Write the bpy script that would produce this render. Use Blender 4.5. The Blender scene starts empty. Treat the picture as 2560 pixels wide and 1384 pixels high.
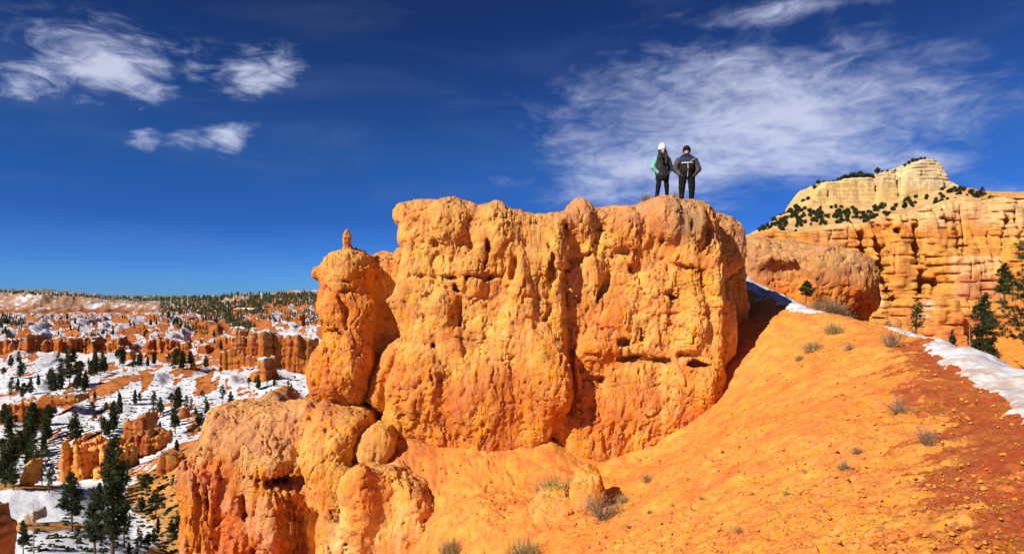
import bpy, math, random
import numpy as np
from mathutils import Vector

# ------------------------------------------------------------------ camera
F = 1600.0            # focal length in photo pixels (photo is 2560 wide)
HZ = 735.0            # photo row of the eye-level horizon
scene = bpy.context.scene
cam_d = bpy.data.cameras.new('camera')
cam_d.sensor_width = 36.0
cam_d.lens = 36.0 * F / 2560.0
cam_d.shift_y = (HZ - 692.0) / 2560.0
cam_d.clip_start = 0.1
cam_d.clip_end = 30000.0
cam = bpy.data.objects.new('camera', cam_d)
scene.collection.objects.link(cam)
cam.location = (0, 0, 0)
cam.rotation_euler = (math.radians(90), 0, 0)
scene.camera = cam

# ------------------------------------------------------------------ light
SUN_AZ_LEFT = 50.0      # degrees left of straight behind the camera
SUN_EL = 37.0
_a = math.radians(SUN_AZ_LEFT); _e = math.radians(SUN_EL)
SUN = Vector((-math.sin(_a) * math.cos(_e), -math.cos(_a) * math.cos(_e), math.sin(_e)))
sun_d = bpy.data.lights.new('sun', 'SUN')
sun_d.energy = 5.0
sun_d.angle = math.radians(0.53)
sun_d.color = (1.0, 0.91, 0.78)
sun = bpy.data.objects.new('sun', sun_d)
scene.collection.objects.link(sun)
sun.rotation_euler = SUN.to_track_quat('Z', 'Y').to_euler()
sun.location = SUN * 60

scene.view_settings.view_transform = 'Standard'
scene.view_settings.look = 'None'
scene.view_settings.exposure = 0.47
scene.view_settings.gamma = 1.0
scene.view_settings.use_curve_mapping = False
scene.cycles.max_bounces = 6
scene.cycles.diffuse_bounces = 3
scene.cycles.transparent_max_bounces = 6

# ------------------------------------------------------------------ node helper
class NT:
    def __init__(self, tree):
        self.t = tree; self.n = tree.nodes; self.l = tree.links
    def new(self, typ, **kw):
        nd = self.n.new(typ)
        for k, v in kw.items():
            setattr(nd, k, v)
        return nd
    def put(self, sock, v):
        if isinstance(v, bpy.types.NodeSocket):
            self.l.new(v, sock)
        elif v is not None:
            sock.default_value = v
    def math(self, op, a, b=None, c=None, clamp=False):
        nd = self.new('ShaderNodeMath', operation=op, use_clamp=clamp)
        self.put(nd.inputs[0], a)
        if b is not None: self.put(nd.inputs[1], b)
        if c is not None: self.put(nd.inputs[2], c)
        return nd.outputs[0]
    def vmath(self, op, a, b=None):
        nd = self.new('ShaderNodeVectorMath', operation=op)
        self.put(nd.inputs[0], a)
        if b is not None: self.put(nd.inputs[1], b)
        return nd.outputs[0]
    def noise(self, vec, scale, detail=4, rough=0.5, lac=2.0, dist=0.0):
        nd = self.new('ShaderNodeTexNoise')
        self.put(nd.inputs['Vector'], vec)
        nd.inputs['Scale'].default_value = scale
        nd.inputs['Detail'].default_value = detail
        nd.inputs['Roughness'].default_value = rough
        nd.inputs['Lacunarity'].default_value = lac
        nd.inputs['Distortion'].default_value = dist
        return nd.outputs['Fac']
    def step(self, v, lo, hi, a=0.0, b=1.0):
        nd = self.new('ShaderNodeMapRange', interpolation_type='SMOOTHSTEP')
        self.put(nd.inputs['Value'], v)
        nd.inputs['From Min'].default_value = lo; nd.inputs['From Max'].default_value = hi
        nd.inputs['To Min'].default_value = a; nd.inputs['To Max'].default_value = b
        return nd.outputs['Result']
    def mix(self, fac, a, b, blend='MIX'):
        nd = self.new('ShaderNodeMix', data_type='RGBA', blend_type=blend)
        self.put(nd.inputs[0], fac)
        for s, v in ((nd.inputs[6], a), (nd.inputs[7], b)):
            if isinstance(v, (tuple, list)) and len(v) == 3: v = (*v, 1.0)
            self.put(s, v)
        return nd.outputs[2]
    def scale_vec(self, vec, s):
        nd = self.new('ShaderNodeMapping')
        self.put(nd.inputs['Vector'], vec)
        nd.inputs['Scale'].default_value = s
        return nd.outputs[0]

def px_angles(px, py):
    return math.atan((px - 1280) / F), math.atan((HZ - py) / math.hypot(F, px - 1280))

# ------------------------------------------------------------------ sky
world = bpy.data.worlds.new('World'); scene.world = world; world.use_nodes = True
w = NT(world.node_tree); w.n.clear()
sky = w.new('ShaderNodeTexSky', sky_type='NISHITA')
sky.sun_disc = False
sky.sun_elevation = math.radians(SUN_EL)
sky.sun_rotation = math.atan2(SUN.x, SUN.y)
sky.altitude = 2400; sky.air_density = 1.0; sky.dust_density = 0.15; sky.ozone_density = 4.0
tc = w.new('ShaderNodeTexCoord')
dirv = tc.outputs['Generated']
sp = w.new('ShaderNodeSeparateXYZ'); w.put(sp.inputs[0], dirv)
az = w.math('ARCTAN2', sp.outputs[0], sp.outputs[1])
el = w.math('ARCSINE', sp.outputs[2])
# thin high cloud: patches (photo px, py, half width, half height, tilt in degrees, weight)
PATCHES = [(275, 165, 210, 80, 4, 1.0), (640, 190, 118, 50, 24, .82), (130, 200, 130, 50, 8, .78), (545, 345, 115, 36, 14, .74),
           (350, 345, 55, 34, 34, .66), (450, 150, 90, 50, -10, .6),
           (1880, 310, 500, 160, -4, 1.05), (1690, 420, 360, 95, 6, .92), (1620, 260, 230, 110, 12, .7), (2200, 380, 280, 80, -16, .8),
           (1830, 160, 280, 75, -8, .62), (2150, 110, 150, 85, -10, .58), (2010, 14, 400, 36, 0, .7), (2480, 480, 140, 36, 0, .6), (2300, 290, 170, 70, -14, .55)]
mask = None
for (px, py, hw, hh, tilt, wt) in PATCHES:
    a0, e0 = px_angles(px, py)
    k = math.cos(e0) ** 2 * 1.0
    da = w.math('SUBTRACT', az, a0); de = w.math('SUBTRACT', el, e0)
    t = math.radians(tilt); c, s = math.cos(t), math.sin(t)
    ra = hw / F * math.cos(a0) ** 2; rb = hh / F * math.cos(a0)
    u = w.math('ADD', w.math('MULTIPLY', da, c / ra), w.math('MULTIPLY', de, s / ra))
    v = w.math('ADD', w.math('MULTIPLY', da, -s / rb), w.math('MULTIPLY', de, c / rb))
    r2 = w.math('ADD', w.math('MULTIPLY', u, u), w.math('MULTIPLY', v, v))
    m = w.math('MULTIPLY', w.math('EXPONENT', w.math('MULTIPLY', r2, -0.75)), wt)
    mask = m if mask is None else w.math('MAXIMUM', mask, m)
# the rest of the sky carries the same kind of scattered patches
ang = w.new('ShaderNodeCombineXYZ'); w.put(ang.inputs[0], az); w.put(ang.inputs[1], el)
rest = w.step(w.noise(w.scale_vec(ang.outputs[0], (1.6, 4.0, 1)), 1.3, 2), .56, .75, 0, .85)
beside = w.step(w.math('ABSOLUTE', az), .78, 1.1)
mask = w.math('MAXIMUM', mask, w.math('MULTIPLY', rest, beside))
# wisps: noise on a stretched, tilted frame
rot = w.new('ShaderNodeMapping'); w.put(rot.inputs['Vector'], ang.outputs[0])
rot.inputs['Rotation'].default_value = (0, 0, math.radians(-14)); rot.inputs['Scale'].default_value = (4.2, 10.5, 1)
n_big = w.noise(rot.outputs[0], 1.5, 12, .62, 2.1, .55)
rot2 = w.new('ShaderNodeMapping'); w.put(rot2.inputs['Vector'], ang.outputs[0])
rot2.inputs['Rotation'].default_value = (0, 0, math.radians(-24)); rot2.inputs['Scale'].default_value = (13, 30, 1)
n_fine = w.noise(rot2.outputs[0], 1.6, 7, .6, 2.0, .8)
nn = w.math('ADD', w.math('MULTIPLY', n_big, .64), w.math('MULTIPLY', n_fine, .36))
crisp = w.step(az, -.1, .05, 3.9, 2.3)
dens = w.math('ADD', w.math('MULTIPLY', mask, 1.2), w.math('MULTIPLY', w.math('SUBTRACT', nn, .5), crisp))
alpha = w.step(dens, .3, 1.35, 0, .8)
alpha = w.math('MULTIPLY', alpha, w.step(mask, .02, .3))
veil = w.math('MULTIPLY', w.step(w.noise(w.scale_vec(ang.outputs[0], (2.2, 11, 1)), 1.2, 5, .55, 2.0, .6), .45, .8), .10)
alpha = w.math('MAXIMUM', alpha, veil)
lowv = w.vmath('SCALE', sky.outputs[0]); lowv.node.inputs['Scale'].default_value = .1
gam = w.new('ShaderNodeGamma'); w.put(gam.inputs[0], lowv); gam.inputs[1].default_value = 1.25
hs = w.new('ShaderNodeHueSaturation'); w.put(hs.inputs['Color'], gam.outputs[0])
hs.inputs['Saturation'].default_value = 1.1; hs.inputs['Value'].default_value = 5.2
rmp = w.new('ShaderNodeValToRGB'); w.put(rmp.inputs[0], el)          # clearer, drier air than the model's: bluer towards the horizon
while len(rmp.color_ramp.elements) < 6: rmp.color_ramp.elements.new(.5)
for e_, (p_, c_) in zip(rmp.color_ramp.elements, [(0, (.30, .75, 1.75)), (.022, (.29, .75, 1.7)), (.11, (.31, .6, 1.2)), (.21, (.5, .8, 1.2)), (.40, (.55, .58, .88)), (1, (.55, .58, .88))]):
    e_.position = p_; e_.color = (*c_, 1)
tint = w.mix(1.0, hs.outputs[0], rmp.outputs[0], 'MULTIPLY')
cloud_col = w.mix(alpha, (2.2, 2.7, 4.4), (5.6, 5.9, 7.2))
col = w.mix(alpha, tint, cloud_col)
bg = w.new('ShaderNodeBackground'); w.put(bg.inputs[0], col); bg.inputs[1].default_value = 0.1
wo = w.new('ShaderNodeOutputWorld'); w.put(wo.inputs[0], bg.outputs[0])

# ------------------------------------------------------------------ object helpers
def link(o):
    scene.collection.objects.link(o); return o
def tag(o, label=None, cat=None, group=None, kind=None):
    if label: o['label'] = label
    if cat: o['category'] = cat
    if group: o['group'] = group
    if kind: o['kind'] = kind
    return o
def empty(name, loc, rz=0.0, scale=1.0):
    o = bpy.data.objects.new(name, None); link(o)
    o.empty_display_size = .2
    o.location = loc; o.rotation_euler = (0, 0, rz); o.scale = (scale,) * 3
    return o
def mesh_np(name, V, Q, mat=None, smooth=True, colors=None):
    """V (n,3) float, Q (m,k) int with k 3 or 4"""
    V = np.ascontiguousarray(V, np.float32); Q = np.ascontiguousarray(Q, np.int32)
    me = bpy.data.meshes.new(name)
    k = Q.shape[1]
    me.vertices.add(len(V)); me.vertices.foreach_set('co', V.ravel())
    me.loops.add(Q.size); me.loops.foreach_set('vertex_index', Q.ravel())
    me.polygons.add(len(Q)); me.polygons.foreach_set('loop_start', np.arange(0, Q.size, k, dtype=np.int32))
    me.update(calc_edges=True)
    if smooth:
        me.polygons.foreach_set('use_smooth', np.ones(len(me.polygons), bool))
    if colors is not None:
        at = me.color_attributes.new('tint', 'FLOAT_COLOR', 'POINT')
        c4 = np.ones((len(V), 4), np.float32); c4[:, :colors.shape[1]] = colors
        at.data.foreach_set('color', c4.ravel())
    if mat: me.materials.append(mat)
    return me
def obj(name, me, parent=None):
    o = bpy.data.objects.new(name, me); link(o)
    if parent: o.parent = parent
    return o
def P(px, py, Y):
    return np.array(((px - 1280) / F * Y, Y, (HZ - py) / F * Y))

# ------------------------------------------------------------------ noise
_rng = np.random.RandomState(7)
_perm = _rng.permutation(256).astype(np.int32); _perm = np.concatenate([_perm, _perm, _perm])
_g = _rng.normal(size=(256, 3)); _g = (_g / np.linalg.norm(_g, axis=1)[:, None]).astype(np.float32)
_gx, _gy, _gz = (np.ascontiguousarray(_g[:, i]) for i in range(3))
def gn(x, y, z):
    x = np.asarray(x, np.float32); y = np.asarray(y, np.float32); z = np.asarray(z, np.float32)
    x, y, z = np.broadcast_arrays(x, y, z)
    xi = np.floor(x); yi = np.floor(y); zi = np.floor(z)
    fx = x - xi; fy = y - yi; fz = z - zi
    xi = xi.astype(np.int32) & 255; yi = yi.astype(np.int32) & 255; zi = zi.astype(np.int32) & 255
    u = fx * fx * fx * (fx * (fx * 6 - 15) + 10); v = fy * fy * fy * (fy * (fy * 6 - 15) + 10); t = fz * fz * fz * (fz * (fz * 6 - 15) + 10)
    def corner(dx, dy, dz):
        h = _perm[_perm[_perm[xi + dx] + yi + dy] + zi + dz]
        return _gx[h] * (fx - dx) + _gy[h] * (fy - dy) + _gz[h] * (fz - dz)
    a = corner(0, 0, 0); a += u * (corner(1, 0, 0) - a)
    b = corner(0, 1, 0); b += u * (corner(1, 1, 0) - b)
    a += v * (b - a)
    c = corner(0, 0, 1); c += u * (corner(1, 0, 1) - c)
    d = corner(0, 1, 1); d += u * (corner(1, 1, 1) - d)
    c += v * (d - c)
    return (a + t * (c - a)) * 1.5
def fbm(x, y, z, octv=4, gain=.5, lac=2.03):
    s = 0; a = 1.0; f = 1.0
    for i in range(octv):
        s = s + a * gn(x * f + 17.3 * i, y * f + 5.1 * i, z * f + 31.7 * i); a *= gain; f *= lac
    return s
def billow(x, y, z, octv=3, gain=.5, lac=2.1):
    s = 0; a = 1.0; f = 1.0
    for i in range(octv):
        s = s + a * np.abs(gn(x * f + 11.3 * i, y * f + 7.9 * i, z * f + 3.7 * i)); a *= gain; f *= lac
    return s
def sstep(v, a, b):
    t = np.clip((v - a) / (b - a), 0, 1); return t * t * (3 - 2 * t)

# ------------------------------------------------------------------ signed distance modelling
def poly_sd(X, Z, pts):
    pts = np.asarray(pts, np.float32); n = len(pts)
    d = np.full(X.shape, 1e9, np.float32); s = np.ones(X.shape, np.float32)
    for i in range(n):
        a = pts[i]; b = pts[i - 1]
        ex, ez = b - a
        wx = X - a[0]; wz = Z - a[1]
        t = np.clip((wx * ex + wz * ez) / (ex * ex + ez * ez + 1e-12), 0, 1)
        bx = wx - ex * t; bz = wz - ez * t
        d = np.minimum(d, bx * bx + bz * bz)
        c1 = Z >= a[1]; c2 = Z < b[1]; c3 = ex * wz > ez * wx
        flip = (c1 & c2 & c3) | (~c1 & ~c2 & ~c3)
        s = np.where(flip, -s, s)
    return s * np.sqrt(d)
def smin(a, b, k):
    h = np.clip(.5 + .5 * (b - a) / k, 0, 1)
    return b + (a - b) * h - k * h * (1 - h)
def smax(a, b, k):
    return -smin(-a, -b, k)

class Field:
    """regular grid of signed distance in world metres"""
    def __init__(self, lo, hi, h):
        self.lo = np.array(lo, np.float32); self.h = h
        n = np.ceil((np.array(hi) - np.array(lo)) / h).astype(int) + 1
        self.n = n
        self.x = (self.lo[0] + h * np.arange(n[0])).astype(np.float32)
        self.y = (self.lo[1] + h * np.arange(n[1])).astype(np.float32)
        self.z = (self.lo[2] + h * np.arange(n[2])).astype(np.float32)
        self.d = np.full(n, 1e3, np.float32)
    def sub(self, lo, hi):
        i0 = np.clip(np.floor((np.array(lo) - self.lo) / self.h).astype(int), 0, self.n)
        i1 = np.clip(np.ceil((np.array(hi) - self.lo) / self.h).astype(int) + 1, 0, self.n)
        return tuple(slice(a, b) for a, b in zip(i0, i1))
    def grids(self, s):
        return self.x[s[0]][:, None, None], self.y[s[1]][None, :, None], self.z[s[2]][None, None, :]
    def comb(self, s, e, op, k):
        if op == '+': self.d[s] = smin(self.d[s], e, k)
        else: self.d[s] = smax(self.d[s], -e, k)
    def slab(self, pts, y0, y1, r=.4, k=.25, lean=0.0, Y=None, op='+', bow=0.0):
        """photo outline pts standing at depth Y, between y0 (front) and y1 (back); lean: metres back per metre up"""
        Y = Y or y0
        q = np.array([((p[0] - 1280) / F * Y, (HZ - p[1]) / F * Y) for p in pts], np.float32)
        m = r + 2 * k + .3
        sl = self.sub((q[:, 0].min() - m, y0 - m - 3, q[:, 1].min() - m), (q[:, 0].max() + m, y1 + m + 3, q[:, 1].max() + m))
        gx, gy, gz = self.grids(sl)
        if gx.size * gy.size * gz.size == 0: return
        X2, Z2 = np.meshgrid(self.x[sl[0]], self.z[sl[2]], indexing='ij')
        d2 = poly_sd(X2, Z2, q)[:, None, :]
        zc = q[:, 1].mean(); xc = q[:, 0].mean(); xw = (q[:, 0].max() - q[:, 0].min()) / 2
        yc = (y0 + y1) / 2; hy = (y1 - y0) / 2
        off = lean * (gz - zc) + bow * ((gx - xc) / xw) ** 2
        dy = np.abs(gy - yc - off) - hy
        a = d2 + r; b = dy + r
        e = np.minimum(np.maximum(a, b), 0) + np.sqrt(np.maximum(a, 0) ** 2 + np.maximum(b, 0) ** 2) - r
        self.comb(sl, e.astype(np.float32), op, k)
    def ball(self, px, py, Y, rx, ry, rz, op='+', k=.2, tilt=0.0):
        c = P(px, py, Y); R = max(rx, ry, rz); m = 2 * k + .2
        sl = self.sub(c - R - m, c + R + m); gx, gy, gz = self.grids(sl)
        if gx.size * gy.size * gz.size == 0: return
        X = gx - c[0]; Z = gz - c[2]; Yv = gy - c[1]
        if tilt:
            ct, st = math.cos(math.radians(tilt)), math.sin(math.radians(tilt))
            X, Z = X * ct + Z * st, -X * st + Z * ct
        q = np.sqrt((X / rx) ** 2 + (Yv / ry) ** 2 + (Z / rz) ** 2)
        e = (q - 1) * min(rx, ry, rz)
        self.comb(sl, e.astype(np.float32), op, k)
    def line(self, pts, Y, r, op='-', k=.08, sy=1.0):
        """round cord through photo points at depth Y (or per point); sy>1 stretches it in depth"""
        for i in range(len(pts) - 1):
            Ya = pts[i][2] if len(pts[i]) > 2 else Y; Yb = pts[i + 1][2] if len(pts[i + 1]) > 2 else Y
            a = P(pts[i][0], pts[i][1], Ya); b = P(pts[i + 1][0], pts[i + 1][1], Yb)
            ra = r if np.isscalar(r) else r[i]; rb = r if np.isscalar(r) else r[i + 1]
            m = max(ra, rb) * max(1, sy) + 2 * k + .1
            sl = self.sub(np.minimum(a, b) - m, np.maximum(a, b) + m); gx, gy, gz = self.grids(sl)
            if gx.size * gy.size * gz.size == 0: continue
            ab = b - a; ab[1] /= sy
            wx = gx - a[0]; wy = (gy - a[1]) / sy; wz = gz - a[2]
            t = np.clip((wx * ab[0] + wy * ab[1] + wz * ab[2]) / (ab @ ab + 1e-9), 0, 1)
            e = np.sqrt((wx - ab[0] * t) ** 2 + (wy - ab[1] * t) ** 2 + (wz - ab[2] * t) ** 2) - (ra + (rb - ra) * t)
            self.comb(sl, e.astype(np.float32), op, k)
    def rough(self, fn, band):
        """add fn(x,y,z) to the field near the surface"""
        idx = np.nonzero(np.abs(self.d) < band)
        self.d[idx] += fn(self.x[idx[0]], self.y[idx[1]], self.z[idx[2]]).astype(np.float32)
    def close(self):
        for s in ((0, slice(None), slice(None)), (-1, slice(None), slice(None)), (slice(None), 0, slice(None)), (slice(None), -1, slice(None)),
                  (slice(None), slice(None), 0), (slice(None), slice(None), -1)):
            self.d[s] = np.maximum(self.d[s], self.h * .5)
    def mesh(self):
        """surface nets -> verts, quads"""
        self.close()
        d = self.d; neg = d < 0
        nx, ny, nz = self.n
        cnt = np.zeros((nx - 1, ny - 1, nz - 1), np.int8)
        for dx in (0, 1):
            for dy in (0, 1):
                for dz in (0, 1):
                    cnt += neg[dx:nx - 1 + dx, dy:ny - 1 + dy, dz:nz - 1 + dz]
        ci, cj, ck = np.nonzero((cnt > 0) & (cnt < 8))
        ind = np.full((nx - 1, ny - 1, nz - 1), -1, np.int32)
        ind[ci, cj, ck] = np.arange(len(ci))
        acc = np.zeros((len(ci), 3), np.float32); num = np.zeros(len(ci), np.float32)
        cs = [(0, 0, 0), (1, 0, 0), (0, 1, 0), (1, 1, 0), (0, 0, 1), (1, 0, 1), (0, 1, 1), (1, 1, 1)]
        val = [d[ci + c[0], cj + c[1], ck + c[2]] for c in cs]
        for i in range(8):
            for ax in range(3):
                if cs[i][ax] == 0:
                    c2 = list(cs[i]); c2[ax] = 1; j = cs.index(tuple(c2))
                    a, b = val[i], val[j]; m = (a < 0) != (b < 0)
                    t = np.where(m, a / np.where(m, a - b, 1), 0)
                    for q in range(3):
                        acc[:, q] += np.where(m, cs[i][q] + (t if q == ax else 0), 0)
                    num += m
        V = acc / num[:, None] + np.stack([ci, cj, ck], 1)
        V = V * self.h + self.lo
        quads = []
        for ax in range(3):
            o1, o2 = [(1, 2), (2, 0), (0, 1)][ax]
            s0 = [slice(None)] * 3; s1 = [slice(None)] * 3
            s0[ax] = slice(0, self.n[ax] - 1); s1[ax] = slice(1, self.n[ax])
            for o in (o1, o2):
                s0[o] = slice(1, self.n[o] - 1); s1[o] = slice(1, self.n[o] - 1)
            a = neg[tuple(s0)]; b = neg[tuple(s1)]
            e = np.stack(np.nonzero(a != b), 1)
            fl = a[tuple(e.T)]
            e = e + 0
            e[:, o1] += 1; e[:, o2] += 1
            def cell(p, q):
                g = e.copy(); g[:, o1] -= p; g[:, o2] -= q
                return ind[g[:, 0], g[:, 1], g[:, 2]]
            c = [cell(1, 1), cell(0, 1), cell(0, 0), cell(1, 0)]
            qd = np.stack(c, 1)
            qd[~fl] = qd[~fl][:, ::-1]
            quads.append(qd)
        return V, np.concatenate(quads)
def vnormals(V, Q):
    a = V[Q[:, 2]] - V[Q[:, 0]]; b = V[Q[:, 3]] - V[Q[:, 1]]
    n = np.cross(a, b); N = np.zeros_like(V)
    for i in range(4):
        for c in range(3):
            N[:, c] += np.bincount(Q[:, i], n[:, c], len(V))
    return N / (np.linalg.norm(N, axis=1)[:, None] + 1e-9)

# ------------------------------------------------------------------ materials
def rock_mat(name, grain=1.0, bump=.6, rough=.95, var=.35, fine=1.0, aniso=(1, 1, .35), joints=()):
    m = bpy.data.materials.new(name); m.use_nodes = True
    t = NT(m.node_tree); t.n.clear()
    geo = t.new('ShaderNodeNewGeometry'); pos = geo.outputs['Position']
    at = t.new('ShaderNodeVertexColor', layer_name='tint')
    n1 = t.noise(pos, 2.2 * grain, 6, .62)
    n2 = t.noise(t.scale_vec(pos, aniso), 9.0 * grain, 5, .65)
    n3 = t.noise(pos, 42.0 * grain, 3, .6)
    f = t.math('ADD', t.math('MULTIPLY', n1, .5), t.math('ADD', t.math('MULTIPLY', n2, .3), t.math('MULTIPLY', n3, .2)))
    k = t.step(f, .3, .7, 1 - var, 1 + var)
    v = t.vmath('SCALE', at.outputs['Color']); t.put(v.node.inputs['Scale'], k)
    hs = t.new('ShaderNodeHueSaturation'); t.put(hs.inputs['Color'], v)
    t.put(hs.inputs['Hue'], t.step(t.noise(pos, 1.1 * grain, 3), .25, .75, .488, .512))
    t.put(hs.inputs['Saturation'], t.step(n2, .3, .7, .92, 1.06))
    b = t.new('ShaderNodeBsdfPrincipled'); t.put(b.inputs['Base Color'], hs.outputs[0])
    b.inputs['Roughness'].default_value = rough; b.inputs['Specular IOR Level'].default_value = .12
    h = t.math('ADD', t.math('MULTIPLY', n2, .6), t.math('ADD', t.math('MULTIPLY', n3, .35 * fine), t.math('MULTIPLY', t.noise(pos, 95 * grain, 3, .6), .14 * fine)))
    for (sc, wdt, dep, msc, mlo, mhi) in joints:      # hairline joints: where a stretched noise crosses its middle, in patches
        jn = t.noise(t.scale_vec(pos, sc), 1.0, 3, .5, 2.0, .3)
        ln = t.step(t.math('ABSOLUTE', t.math('SUBTRACT', jn, .5)), 0.0, wdt, -dep, 0.0)
        h = t.math('ADD', h, t.math('MULTIPLY', ln, t.step(t.noise(pos, msc, 3), mlo, mhi)))
    bp = t.new('ShaderNodeBump'); bp.inputs['Strength'].default_value = bump; bp.inputs['Distance'].default_value = .2 / grain
    t.put(bp.inputs['Height'], h); t.put(b.inputs['Normal'], bp.outputs[0])
    o = t.new('ShaderNodeOutputMaterial'); t.put(o.inputs[0], b.outputs[0])
    return m
def plain_mat(name, col, rough=.8, var=.2, scale=20.0, spec=.2, bump=0.0, trans=0.0):
    m = bpy.data.materials.new(name); m.use_nodes = True
    t = NT(m.node_tree); t.n.clear()
    tcn = t.new('ShaderNodeTexCoord')
    n = t.noise(tcn.outputs['Object'], scale, 4, .6)
    k = t.step(n, .25, .75, 1 - var, 1 + var)
    v = t.vmath('SCALE', (*col,)); t.put(v.node.inputs['Scale'], k)
    b = t.new('ShaderNodeBsdfPrincipled'); t.put(b.inputs['Base Color'], v)
    b.inputs['Roughness'].default_value = rough; b.inputs['Specular IOR Level'].default_value = spec
    if bump:
        bp = t.new('ShaderNodeBump'); bp.inputs['Strength'].default_value = bump; bp.inputs['Distance'].default_value = .02
        t.put(bp.inputs['Height'], n); t.put(b.inputs['Normal'], bp.outputs[0])
    o = t.new('ShaderNodeOutputMaterial')
    if trans:
        tr = t.new('ShaderNodeBsdfTranslucent'); t.put(tr.inputs[0], v)
        ms = t.new('ShaderNodeMixShader'); ms.inputs[0].default_value = trans
        t.put(ms.inputs[1], b.outputs[0]); t.put(ms.inputs[2], tr.outputs[0]); t.put(o.inputs[0], ms.outputs[0])
    else:
        t.put(o.inputs[0], b.outputs[0])
    return m
M_ROCK = rock_mat('orange_sandstone', joints=[((2.6, 2.6, .5), .018, .55, 1.1, .46, .58), ((.7, .7, 3.2), .016, .5, 1.3, .5, .6), ((5.5, 5.5, 1.4), .02, .3, 1.7, .48, .6)])
M_SOIL = rock_mat('orange_soil', grain=2.0, bump=.4, var=.22, fine=1.0, aniso=(1, 1, 1))

C = lambda *a: np.array(a, np.float32)
ORANGE = C(.71, .25, .042); YELLOW = C(.78, .365, .085); RED = C(.56, .150, .030); TAN = C(.52, .25, .095)
PINK = C(.60, .26, .115); CREAM = C(.78, .50, .20); PALE = C(.74, .42, .15); GREY = C(.33, .21, .12)
def lerp(a, b, t):
    t = np.asarray(t)
    if t.ndim == 1: t = t[:, None]
    return a * (1 - t) + b * t

def subdivide(V, Q, sel):
    """split the selected quads in four"""
    S = Q[sel]; n = len(V)
    e = np.stack([S, np.roll(S, -1, 1)], -1); lo = e.min(-1).astype(np.int64); hi = e.max(-1).astype(np.int64)
    key, inv = np.unique(lo * n + hi, return_inverse=True); inv = inv.reshape(S.shape)
    mid = (V[key // n] + V[key % n]) * .5; cen = V[S].mean(1)
    mi = inv + n; ci = np.arange(len(S)) + n + len(key)
    new = [np.stack([S[:, i], mi[:, i], ci, mi[:, i - 1]], 1) for i in range(4)]
    return np.concatenate([V, mid, cen]).astype(np.float32), np.concatenate([Q[~sel]] + new)
_wj = _rng.uniform(0, 1, (256, 3)).astype(np.float32); _wg = _rng.normal(size=(256, 3)).astype(np.float32); _wh = _rng.uniform(-1, 1, 256).astype(np.float32)
def facet(x, y, z, tilt=.5):
    """broken, tilted faces: one plane per random cell"""
    x, y, z = (np.asarray(q, np.float32) for q in (x, y, z))
    xi, yi, zi = (np.floor(q).astype(np.int32) for q in (x, y, z))
    best = np.full(x.shape, 1e9, np.float32); val = np.zeros(x.shape, np.float32)
    for dx in (-1, 0, 1):
        for dy in (-1, 0, 1):
            for dz in (-1, 0, 1):
                cx, cy, cz = xi + dx, yi + dy, zi + dz
                h = _perm[_perm[_perm[cx & 255] + (cy & 255)] + (cz & 255)]
                j = _wj[h]; qx = x - cx - j[:, 0]; qy = y - cy - j[:, 1]; qz = z - cz - j[:, 2]
                d = qx * qx + qy * qy + qz * qz; m = d < best
                if not m.any(): continue
                g = _wg[h]; v = _wh[h] + tilt * (g[:, 0] * qx + g[:, 1] * qy + g[:, 2] * qz)
                best = np.where(m, d, best); val = np.where(m, v, val)
    return val
def chip(amp=1.0, s=1.0):
    """hand-sized breakage: facets, small deep holes, hairline cracks"""
    def fn(x, y, z):
        wx = x + .12 * gn(x * 2, y * 2, z * 2); wz = z + .12 * gn(x * 2 + 9, y * 2, z * 2)
        a = facet(wx * 2.5 * s, y * 2.5 * s, wz * 1.0 * s); b = facet(wx * 6.5 * s + 40, y * 6.5 * s, wz * 3.0 * s)
        hole = np.clip(gn(wx * 9 * s, y * 9 * s, wz * 3.4 * s) - .38, 0, 1) + .8 * np.clip(gn(x * 15 * s + 3, y * 15 * s, z * 7 * s) - .38, 0, 1)
        selm = sstep(gn(x * .9 * s + 31, y * .9 * s, z * .7 * s), -.35, .25)
        v = np.abs(gn(wx * 3.1 * s + 60, y * 3.1 * s, wz * .8 * s)); ck = np.clip(1 - v / .06, 0, 1) * sstep(gn(x * 1.5 * s, y * 1.5 * s, z * 1.5 * s + 70), -.05, .25)
        h_ = np.abs(gn(wx * .9 * s + 80, y * .9 * s, wz * 3.4 * s)); ch = np.clip(1 - h_ / .06, 0, 1) * sstep(gn(x * 1.3 * s + 5, y * 1.3 * s, z * 2 * s + 90), .05, .35)
        return amp * ((.034 * a + .018 * b) * (.35 + .65 * selm) - .27 * hole * (.25 + .75 * selm) - .075 * ck - .06 * ch + .012 * fbm(x * 20 * s, y * 20 * s, z * 14 * s, 2))
    return fn
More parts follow.
